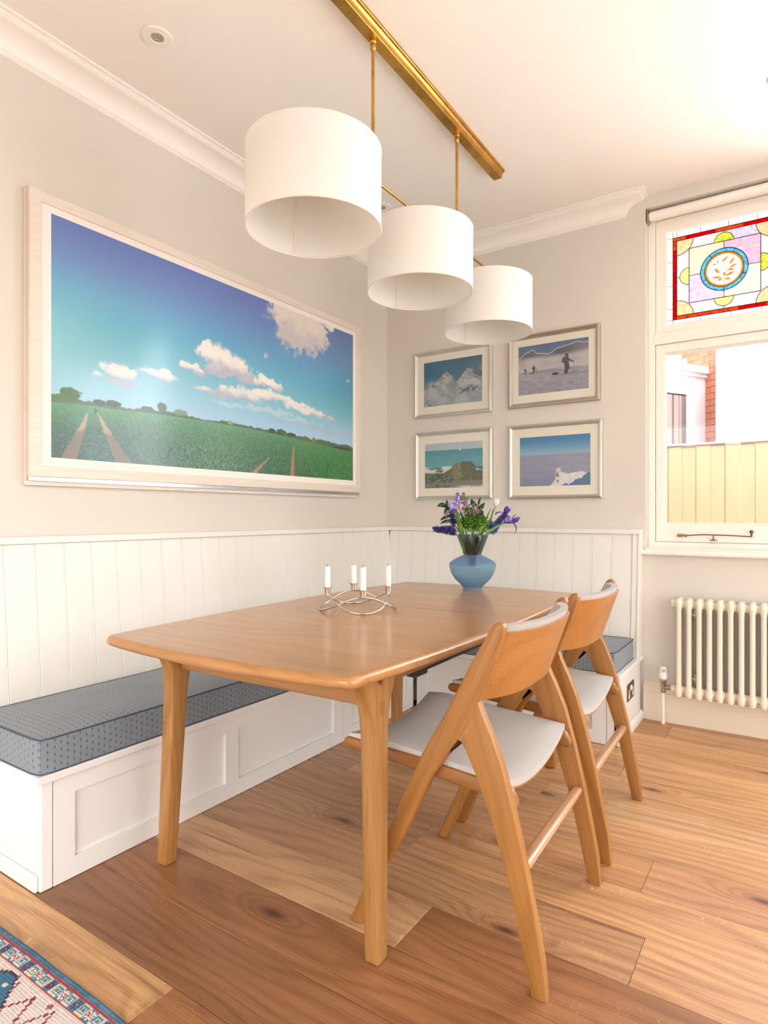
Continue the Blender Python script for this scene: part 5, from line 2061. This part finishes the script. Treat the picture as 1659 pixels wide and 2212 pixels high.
body = [(0.0, 0.004), (0.040, 0.002), (0.0465, 0.0), (0.0475, 0.003), (0.0465, 0.012), (0.051, 0.020), (0.066, 0.034), (0.084, 0.052), (0.098, 0.072), (0.1065, 0.092), (0.1115, 0.112), (0.1125, 0.121), (0.1105, 0.128),
        (0.100, 0.138), (0.080, 0.150), (0.060, 0.160), (0.046, 0.1655), (0.0415, 0.168)]
inner = [(max(0, r - 0.003), h + (0.003 if i < 3 else 0.0)) for i, (r, h) in enumerate(body)]
b = B()
lathe(b, body + [(0.0385, 0.168)] + inner[::-1][1:], 56, VC, cap=False)
obj('body', b, frosted(), vs, 35)
b = B()
lathe(b, [(0.0412, 0.1685), (0.0418, 0.171), (0.0765, 0.262), (0.0762, 0.2635), (0.0752, 0.2632), (0.0405, 0.172), (0.0395, 0.1685)], 56, VC, cap=False)
obj('neck', b, smoky(), vs, 40)

# ------------------------------------------------------------------ flowers
CR = Vector((math.cos(math.radians(33.75)), math.sin(math.radians(33.75)), 0))     # across the table as seen from the room
CD = Vector((-math.sin(math.radians(33.75)), math.cos(math.radians(33.75)), 0))


def fl(X, Y, d=0.0):
    return VC + CR * ((X - 727) / 3555.0) + Vector((0, 0, (1735 - Y) / 3555.0)) + CD * d


def leafmat(name, a, b2, rough=0.4):
    t = NT(name)
    v = t.obj_vec()
    n = t.noise(t.mapping(v, (60, 60, 20)), 1.0, 3)
    t.bsdf(t.ramp(n, [(0.3, lin(a)), (0.7, lin(b2))]), rough, Subsurface_Weight=0.0)
    b3 = [x for x in t.t.nodes if x.type == 'BSDF_PRINCIPLED'][0]
    tl = t.n('ShaderNodeBsdfTranslucent')
    tl.inputs[0].default_value = lin(b2)
    mx = t.n('ShaderNodeMixShader')
    mx.inputs[0].default_value = 0.25
    t.l(b3.outputs[0], mx.inputs[1])
    t.l(tl.outputs[0], mx.inputs[2])
    t.l(mx.outputs[0], t.out.inputs[0])
    return t.m


G = {'dark': leafmat('leaf_dark_green', (18, 52, 22), (40, 86, 38), 0.3), 'mid': leafmat('leaf_green', (66, 112, 28), (112, 156, 52)), 'bright': leafmat('leaf_bright_green', (74, 138, 30), (132, 184, 64)),
     'stem': leafmat('stem_green', (70, 104, 40), (112, 140, 62)), 'olive': leafmat('bud_olive', (70, 78, 36), (120, 122, 60)),
     'violet': leafmat('iris_violet', (106, 84, 196), (150, 130, 226), 0.5), 'purple': leafmat('iris_purple', (76, 50, 160), (112, 84, 196), 0.5), 'lav': leafmat('iris_lavender', (146, 128, 222), (186, 172, 240), 0.5),
     'hya': leafmat('hyacinth_indigo', (40, 34, 104), (74, 62, 150), 0.45), 'hyb': leafmat('hyacinth_blue', (62, 60, 160), (100, 96, 196), 0.45), 'yellow': leafmat('iris_yellow', (236, 196, 40), (250, 220, 90), 0.5),
     'white': leafmat('tulip_white', (236, 234, 226), (250, 250, 244), 0.5), 'pink': leafmat('wallflower_magenta', (160, 48, 150), (206, 90, 190), 0.5), 'mauve': leafmat('wallflower_mauve', (120, 70, 160), (160, 110, 196), 0.5)}


def leaf(bm, p0, p1, p2, w, side, cup=0.25, n=8, tip=1.0, base=0.25):
    """curved blade along a quadratic curve p0-p1-p2, half width w, widening along `side`"""
    p0, p1, p2, side = Vector(p0), Vector(p1), Vector(p2), Vector(side).normalized()
    rows = []
    for i in range(n + 1):
        u = i / n
        p = p0 * (1 - u) ** 2 + p1 * 2 * u * (1 - u) + p2 * u * u
        t = (p1 - p0) * (1 - u) * 2 + (p2 - p1) * 2 * u
        t.normalize()
        s = (side - t * side.dot(t)).normalized()
        nn_ = t.cross(s)
        ww = w * (base + (1 - base) * math.sin(PI * min(1, u * 1.15) * 0.5) ** 0.8) * max(0.03, (1 - u ** (2.2 * tip)) ** 0.75)
        rows.append([bm.verts.new(p + s * ww * k + nn_ * abs(k) ** 1.5 * ww * cup) for k in (-1, -0.5, 0, 0.5, 1)])
    for a, c in zip(rows, rows[1:]):
        for k in range(4):
            bm.faces.new((a[k], a[k + 1], c[k + 1], c[k]))
    return bm


def thick(o, t=0.0006):
    m = o.modifiers.new('thickness', 'SOLIDIFY')
    m.thickness = t
    m.offset = 0
    return o


def petal_obj(name, root, mat, *a, **k):
    return thick(obj(name, leaf(B(), *a, **k), G[mat], root, 60, recalc=False))


def stem_obj(root, pts, r0, r1, mat='stem', name='stem'):
    P = spline(pts, 6)
    n = len(P)
    b = B()
    tube(b, P, [r0 + (r1 - r0) * i / (n - 1) for i in range(n)], 7)
    return obj(name, b, G[mat], root, 60)


def foot(k, d=0.0):
    """where a stem stands inside the vase neck"""
    return [fl(727 + k * 0.45, 1330, d * .4), fl(727 + k * 0.8, 1130, d * .7)]


def iris(label, c, stem_pts, scale=1.0, rot=0.0, pale=False):
    """c flower centre; three falls with a yellow blotch and three upright standards"""
    r = thing('iris', label, 'flower', stem_pts[0])
    stem_obj(r, stem_pts + [c], 0.0028, 0.0032)
    s = 0.045 * scale
    ax = (c - Vector(stem_pts[-1])).normalized() * 0.6 + Vector((0, 0, 0.5))
    ax.normalize()
    e1 = ax.cross(CD).normalized()
    e2 = ax.cross(e1).normalized()
    for k in range(3):
        a = rot + k * 2 * PI / 3
        d = e1 * math.cos(a) + e2 * math.sin(a)
        sd = ax.cross(d)
        q = petal_obj('fall_petal', r, 'violet' if not pale else 'lav', c, c + d * s * 0.7 + ax * s * 0.22, c + d * s * 1.05 - ax * s * 0.55, s * 0.52, sd, 0.15, base=0.35, tip=1.6)
        y = obj('signal_blotch', leaf(B(), c + d * s * .30 + ax * s * .16, c + d * s * 0.68 + ax * s * 0.165, c + d * s * 0.86 - ax * s * 0.10, s * 0.14, sd, 0.1, 5), G['yellow'], r, 60, recalc=False)
        thick(y, 0.0016)
        wm = y.matrix_world.copy()
        y.parent = q
        y.location = (0, 0, 0)
        a2 = a + PI / 3
        d2 = e1 * math.cos(a2) + e2 * math.sin(a2)
        petal_obj('standard_petal', r, 'lav' if pale else 'purple', c, c + d2 * s * 0.45 + ax * s * 0.40, c + d2 * s * 0.30 + ax * s * 0.98, s * 0.38, ax.cross(d2), 0.3, base=0.4)
    return r


iris('violet iris with yellow marking, facing out at the bouquet corner beside dark leaves', fl(372, 385, -.03), foot(-90, -.02) + [fl(520, 760, -.03), fl(440, 520, -.035)], 0.95, 0.5, True)
iris('pale violet iris at the back of the bouquet below the small mauve blossoms', fl(478, 262, .0), foot(-50, .0) + [fl(600, 700, .0), fl(520, 420, .0)], 0.85, 1.3, True)
iris('violet iris with yellow throat, highest of the pair beside the tulip', fl(1285, 450, .01), foot(60, .02) + [fl(920, 720, .02), fl(1120, 600, .015)], 0.95, 0.2, False)
iris('deep violet iris on a bent stem, outermost flower of the bouquet', fl(1370, 585, -.03), foot(80, -.02) + [fl(880, 770, -.03), fl(1060, 680, -.03), fl(1270, 590, -.03)], 1.05, 0.9, False)
# spathe leaves of the irises
r = thing('iris_leaf', 'broad green blade rising in front of the bouquet', 'leaf', fl(560, 1000, -.03))
obj('blade', leaf(B(), fl(570, 1120, -.028), fl(540, 700, -.045), fl(410, 335, -.04), 0.017, CR, 0.35, 12), G['mid'], r, 60, recalc=False)
thick(r.children[0])
r = thing('iris_leaf', 'narrow green blade sheathing the outermost iris stem', 'leaf', fl(900, 900, -.03))
obj('blade', leaf(B(), fl(790, 960, -.03), fl(960, 690, -.045), fl(1290, 580, -.034), 0.008, Vector((0, 0, 1)), 0.4, 10), G['bright'], r, 60, recalc=False)
thick(r.children[0])

# white tulip
tc = fl(1120, 320, .0)
tu = thing('tulip', 'white tulip with closed cup standing above the bouquet', 'flower', foot(30)[0])
stem_obj(tu, foot(30) + [fl(880, 760, .0), fl(1010, 560, .0), tc], 0.0026, 0.0026, 'bright')
for k in range(6):
    a = k * PI / 3 + .3
    d = CR * math.cos(a) + CD * math.sin(a)
    axx = (CR * 0.12 + Vector((0, 0, 1))).normalized()
    o_ = 0.0012 if k % 2 else 0
    petal_obj('petal', tu, 'white', tc, tc + d * (0.026 + o_) + axx * 0.018, tc + d * (0.007 + o_) + axx * 0.042, 0.0145, axx.cross(d), 0.45, base=0.4, tip=1.5)
for (a, b2, c2, w) in ((fl(880, 800, -.01), fl(930, 560, -.02), fl(1045, 330, -.01), .0085), (fl(960, 760, .01), fl(1075, 520, .01), fl(1095, 335, .012), .0085), (fl(850, 790, .02), fl(880, 640, .01), fl(925, 470, .02), .006)):
    petal_obj('tulip_leaf', tu, 'mid', a, b2, c2, w, CR * .7 + CD * .5, 0.5, n=9)


def hyacinth(label, p0, p1, stem_pts, nfl, seed, mat, size=1.0):
    r = thing('hyacinth', label, 'flower', stem_pts[0])
    stem_obj(r, stem_pts + [p0, p1], 0.0045, 0.002, 'stem')
    rs = random.Random(seed)
    ax = (p1 - p0).normalized()
    e1 = ax.cross(Vector((0.3, 0.2, 1))).normalized()
    e2 = ax.cross(e1)
    protos = []
    for k in range(nfl):
        u = (k + .5) / nfl
        a = k * 2.399
        d = e1 * math.cos(a) + e2 * math.sin(a)
        c = p0.lerp(p1, u)
        ln = (0.027 - 0.011 * u) * size
        b = B()
        dd = (d + ax * (0.25 + u * .8)).normalized()
        f0, f1 = c + d * 0.002, c + dd * ln * 0.62
        tube(b, [f0, f0.lerp(f1, .5) + Vector((0, 0, -.0006)), f1], [0.0014, 0.0038 * size, 0.0030 * size], 6)
        s1 = dd.cross(Vector((.2, .5, .8))).normalized()
        s2 = dd.cross(s1)
        for q in range(6):
            aa = q * PI / 3
            w = s1 * math.cos(aa) + s2 * math.sin(aa)
            leaf(b, f1, f1 + dd * ln * .26 + w * ln * .22, f1 + dd * ln * .22 + w * ln * .62, 0.0036 * size, dd.cross(w), 0.2, 4, base=.6)
        obj('floret', b, G[mat], r, 60)
    return r


hyacinth('dark indigo hyacinth drooping over the vase rim on the side of the candles', fl(440, 725, -.02), fl(75, 700, -.03), foot(-70, -.02) + [fl(540, 790, -.015)], 34, 3, 'hya', 1.05)
hyacinth('dark indigo hyacinth half hidden behind the first iris', fl(430, 640, .01), fl(375, 470, .0), foot(-40, .02) + [fl(560, 800, .01)], 16, 5, 'hya', .85)
hyacinth('blue hyacinth leaning under the outermost iris', fl(1040, 760, .01), fl(1250, 490, .02), foot(70, .02) + [fl(940, 800, .01)], 30, 9, 'hyb', 1.0)
hyacinth('blue hyacinth tip peeping between the tulip stem and the iris', fl(980, 680, .04), fl(1050, 580, .045), foot(50, .03) + [fl(880, 800, .03)], 12, 12, 'hyb', .85)

# glossy evergreen sprigs
def sprig(label, stem_pts, leaves, mat='dark'):
    r = thing('evergreen_sprig', label, 'foliage', stem_pts[0])
    stem_obj(r, stem_pts, 0.0024, 0.0014, 'dark')
    for (a, m, c, w, sd) in leaves:
        petal_obj('leaf', r, mat, a, m, c, w, sd, 0.22, n=8, base=0.3)
    return r


V3 = Vector
sprig('sprig of glossy oval dark leaves on the candle side of the bouquet', foot(-100, .02) + [fl(520, 720, .01), fl(370, 480, .005), fl(285, 300, .0)],
      [(fl(290, 330, 0), fl(220, 250, -.01), fl(118, 315, -.015), .0155, V3((0, .3, 1))), (fl(300, 330, 0), fl(290, 260, .0), fl(285, 200, .0), .010, CR), (fl(345, 330, -.01), fl(250, 380, -.025), fl(262, 475, -.02), .0165, CR),
       (fl(400, 480, 0), fl(280, 450, -.01), fl(165, 560, -.01), .0115, V3((0, .3, 1))), (fl(420, 590, 0), fl(300, 520, -.012), fl(165, 610, -.012), .011, V3((0, .2, 1))), (fl(330, 300, 0), fl(360, 330, .01), fl(400, 380, .02), .012, CR)])
sprig('sprig of glossy pointed dark leaves behind the magenta blossom', foot(20, .04) + [fl(740, 720, .03), fl(810, 480, .03), fl(850, 300, .03)],
      [(fl(850, 320, .03), fl(730, 300, .02), fl(722, 175, .02), .0165, CR + V3((0, 0, -.4))), (fl(840, 430, .02), fl(860, 330, .01), fl(945, 250, .01), .0155, CR), (fl(845, 290, .035), fl(860, 220, .04), fl(890, 155, .045), .008, CR),
       (fl(820, 440, .02), fl(850, 380, .0), fl(850, 300, .0), .012, CR), (fl(800, 520, .03), fl(880, 470, .02), fl(920, 400, .02), .011, CR)])
sprig('drooping mid-green leaves spilling over the vase mouth', foot(0, -.05) + [fl(700, 800, -.04)],
      [(fl(580, 690, -.04), fl(650, 640, -.06), fl(735, 780, -.055), .012, CR), (fl(760, 740, -.05), fl(800, 690, -.07), fl(900, 650, -.06), .010, V3((0, 0, 1))), (fl(740, 780, -.05), fl(790, 830, -.075), fl(830, 720, -.07), .009, V3((0, 0, 1))),
       (fl(690, 1100, -.02), fl(620, 920, -.03), fl(600, 800, -.03), .012, CR), (fl(760, 1100, -.02), fl(820, 950, -.035), fl(850, 800, -.03), .014, CR), (fl(720, 1120, -.01), fl(720, 950, -.04), fl(700, 800, -.04), .014, CR)], 'mid')
# stems crowding the neck
sprig('thick green stems and leaf blades packed in the vase neck', [fl(700, 1400, 0), fl(690, 1140, 0), fl(660, 800, .01)],
      [(fl(660 + 12 * k, 1150, -.012 + .01 * (k % 3)), fl(650 + 22 * k, 980, -.012 + .01 * (k % 3)), fl(585 + 32 * k, 790, -.02 + .02 * (k % 3)), .009, CR) for k in range(11)], 'dark')


# small-flowered sprigs with buds
def blossom_sprig(label, stem_pts, tips, seed, flowers):
    r = thing('blossom_sprig', label, 'flower', stem_pts[0])
    stem_obj(r, stem_pts, 0.0018, 0.001, 'olive')
    rs = random.Random(seed)
    sp = spline(stem_pts, 8)
    for (X, Y, d) in tips:
        p = fl(X, Y, d)
        q = min(sp, key=lambda s_: (s_ - p).length + (0.03 if s_.z > p.z - 0.004 else 0))
        stem_obj(r, [q, q.lerp(p, .5) + V3((0, 0, -.003)), p], 0.0009, 0.0007, 'olive', 'twig')
        b = B()
        for k in range(7):
            c = p + V3((rs.uniform(-.009, .009), rs.uniform(-.009, .009), rs.uniform(-.008, .010)))
            tube(b, [c, c + V3((0, 0, .0035)), c + V3((0, 0, .007))], [0.001, 0.0022, 0.0007], 6)
        obj('buds', b, G['olive'], r, 60)
    for (X, Y, d, s, mat) in flowers:
        c = fl(X, Y, d)
        q = min(sp, key=lambda s_: (s_ - c).length)
        stem_obj(r, [q, q.lerp(c, .5), c + CD * .002], 0.0009, 0.0007, 'olive', 'twig')
        b = B()
        for k in range(5):
            a = k * 2 * PI / 5 + X
            d_ = CR * math.cos(a) + V3((0, 0, 1)) * math.sin(a)
            leaf(b, c, c + d_ * s * .6 - CD * s * .25, c + d_ * s - CD * s * .05, s * .42, d_.cross(CD), 0.1, 5, base=.5, tip=1.6)
        thick(obj('blossom', b, G[mat], r, 60, recalc=False))
    return r


blossom_sprig('tall sprig of small mauve blossoms and brown-green buds, topmost of the bouquet', foot(-10, .01) + [fl(640, 720, .01), fl(600, 420, .01), fl(560, 130, .01)],
              [(530, 180, .0), (585, 150, .01), (600, 215, .0), (560, 240, .0), (640, 200, .01), (610, 280, .01), (520, 210, .02)], 3,
              [(468, 108, .0, .011, 'mauve'), (572, 98, .0, .009, 'mauve'), (600, 250, -.01, .011, 'pink'), (500, 200, .01, .008, 'mauve')])
blossom_sprig('sprig of brown-green buds with one magenta blossom in the middle of the bouquet', foot(10, -.02) + [fl(720, 760, -.02), fl(720, 520, -.03), fl(700, 280, -.02)],
              [(650, 330, -.02), (700, 290, -.02), (740, 300, -.02), (680, 380, -.03), (620, 400, -.02), (740, 420, -.03), (590, 340, .0), (760, 480, -.03), (650, 460, -.03), (850, 500, -.02), (880, 540, -.01)], 7,
              [(783, 390, -.045, .014, 'pink'), (560, 355, -.01, .008, 'pink'), (730, 280, -.03, .007, 'mauve')])


def frothy(label, seed, cx, cy, rx, ry, n, mat):
    r = thing('filler_foliage', label, 'foliage', foot(0)[0])
    stem_obj(r, foot(0, -.01) + [fl(cx, 800, -.02), fl(cx, cy + 40, -.02)], 0.002, 0.001, 'bright')
    rs = random.Random(seed)
    b = B()
    for k in range(n):
        a, q = rs.uniform(0, 2 * PI), math.sqrt(rs.random())
        p = fl(cx + rx * q * math.cos(a), cy + ry * q * math.sin(a), rs.uniform(-.05, .03))
        d = V3((rs.uniform(-1, 1), rs.uniform(-1, 1), rs.uniform(-.2, 1))).normalized()
        L = rs.uniform(.010, .022)
        leaf(b, p, p + d * L * .5 + V3((0, 0, .003)), p + d * L, rs.uniform(.0028, .0054), d.cross(V3((rs.random(), rs.random(), rs.random()))), .2, 4)
    o = thick(obj('leaflets', b, G[mat], r, 60, recalc=False), 0.0004)
    o['kind'] = 'stuff'
    return r


frothy('bright green feathery filler foliage above the vase mouth', 2, 745, 610, 200, 140, 620, 'bright')
frothy('darker green filler foliage deep in the middle of the bouquet', 6, 700, 520, 230, 190, 420, 'mid')

# ------------------------------------------------------------------ candle holder and candles
cc = Vector((0.990, -1.700, 0.7502))
chh = thing('candle_holder', 'polished steel candle holder of interlaced wire loops on the table', 'candle holder', cc)
rw = 0.0036
for k in range(2):
    pts = []
    for i in range(72):
        t = 2 * PI * i / 72
        a = t + PI / 4 + k * PI / 2
        c2 = math.cos(2 * t)                    # +1 at the feet, -1 under the cups
        rad = 0.146 * (1 + c2) / 2 + 0.117 * (1 - c2) / 2 - 0.006 * (1 - c2 * c2)
        z = rw + 0.055 * (1 - c2) / 2
        pts.append(cc + Vector((rad * math.cos(a), rad * math.sin(a), z)))
    b = B()
    tube(b, pts, rw, 10, True)
    obj('wire_loop', b, M['steel'], chh, 60)
names = ((-135, 'stub of white candle nearest the wide framed print', .079), (-45, 'stub of white candle in the cup facing the room, tallest looking', .084), (45, 'stub of white candle in the cup on the chair side, wick bent over', .078), (135, 'stub of white candle in the far cup towards the corner, wick burnt short', .072))
for a, lab, hc in names:
    ar = math.radians(a)
    p = cc + Vector((0.117 * math.cos(ar), 0.117 * math.sin(ar), 0))
    z0 = 0.0585
    b = B()
    lathe(b, [(0, z0), (0.0085, z0), (0.0105, z0 + 0.0005), (0.0122, z0 + 0.020), (0.0130, z0 + 0.0255), (0.0185, z0 + 0.0265), (0.0188, z0 + 0.0278), (0.0126, z0 + 0.0285), (0.0115, z0 + 0.026), (0.0105, z0 + 0.008), (0, z0 + 0.008)], 26, p)
    obj('cup', b, M['steel'], chh, 30)
    cd = thing('candle', lab, 'candle', p + Vector((0, 0, z0 + 0.008)), 'white candle stubs')
    b = B()
    zt = z0 + 0.026 + hc
    lathe(b, [(0, z0 + 0.0085), (0.0098, z0 + 0.0085), (0.0107, z0 + 0.030), (0.0105, zt - 0.002), (0.0095, zt), (0.004, zt - 0.0015), (0, zt - 0.002)], 24, p)
    for v in b.verts:
        if v.co.z > p.z + zt - 0.004:
            v.co.z += (v.co.x - p.x) * 0.22
    obj('wax', b, M['wax'], cd, 40)
    b = B()
    hw = 0.004 if 'short' in lab else 0.010
    bend = 0.005 if 'bent' in lab else 0.0012
    tube(b, [p + Vector((0, 0, zt - .003)), p + Vector((-bend * .3, 0, zt + hw * .6)), p + Vector((-bend, 0, zt + hw))], 0.0008, 6)
    obj('wick', b, M['wick'], cd, 60)
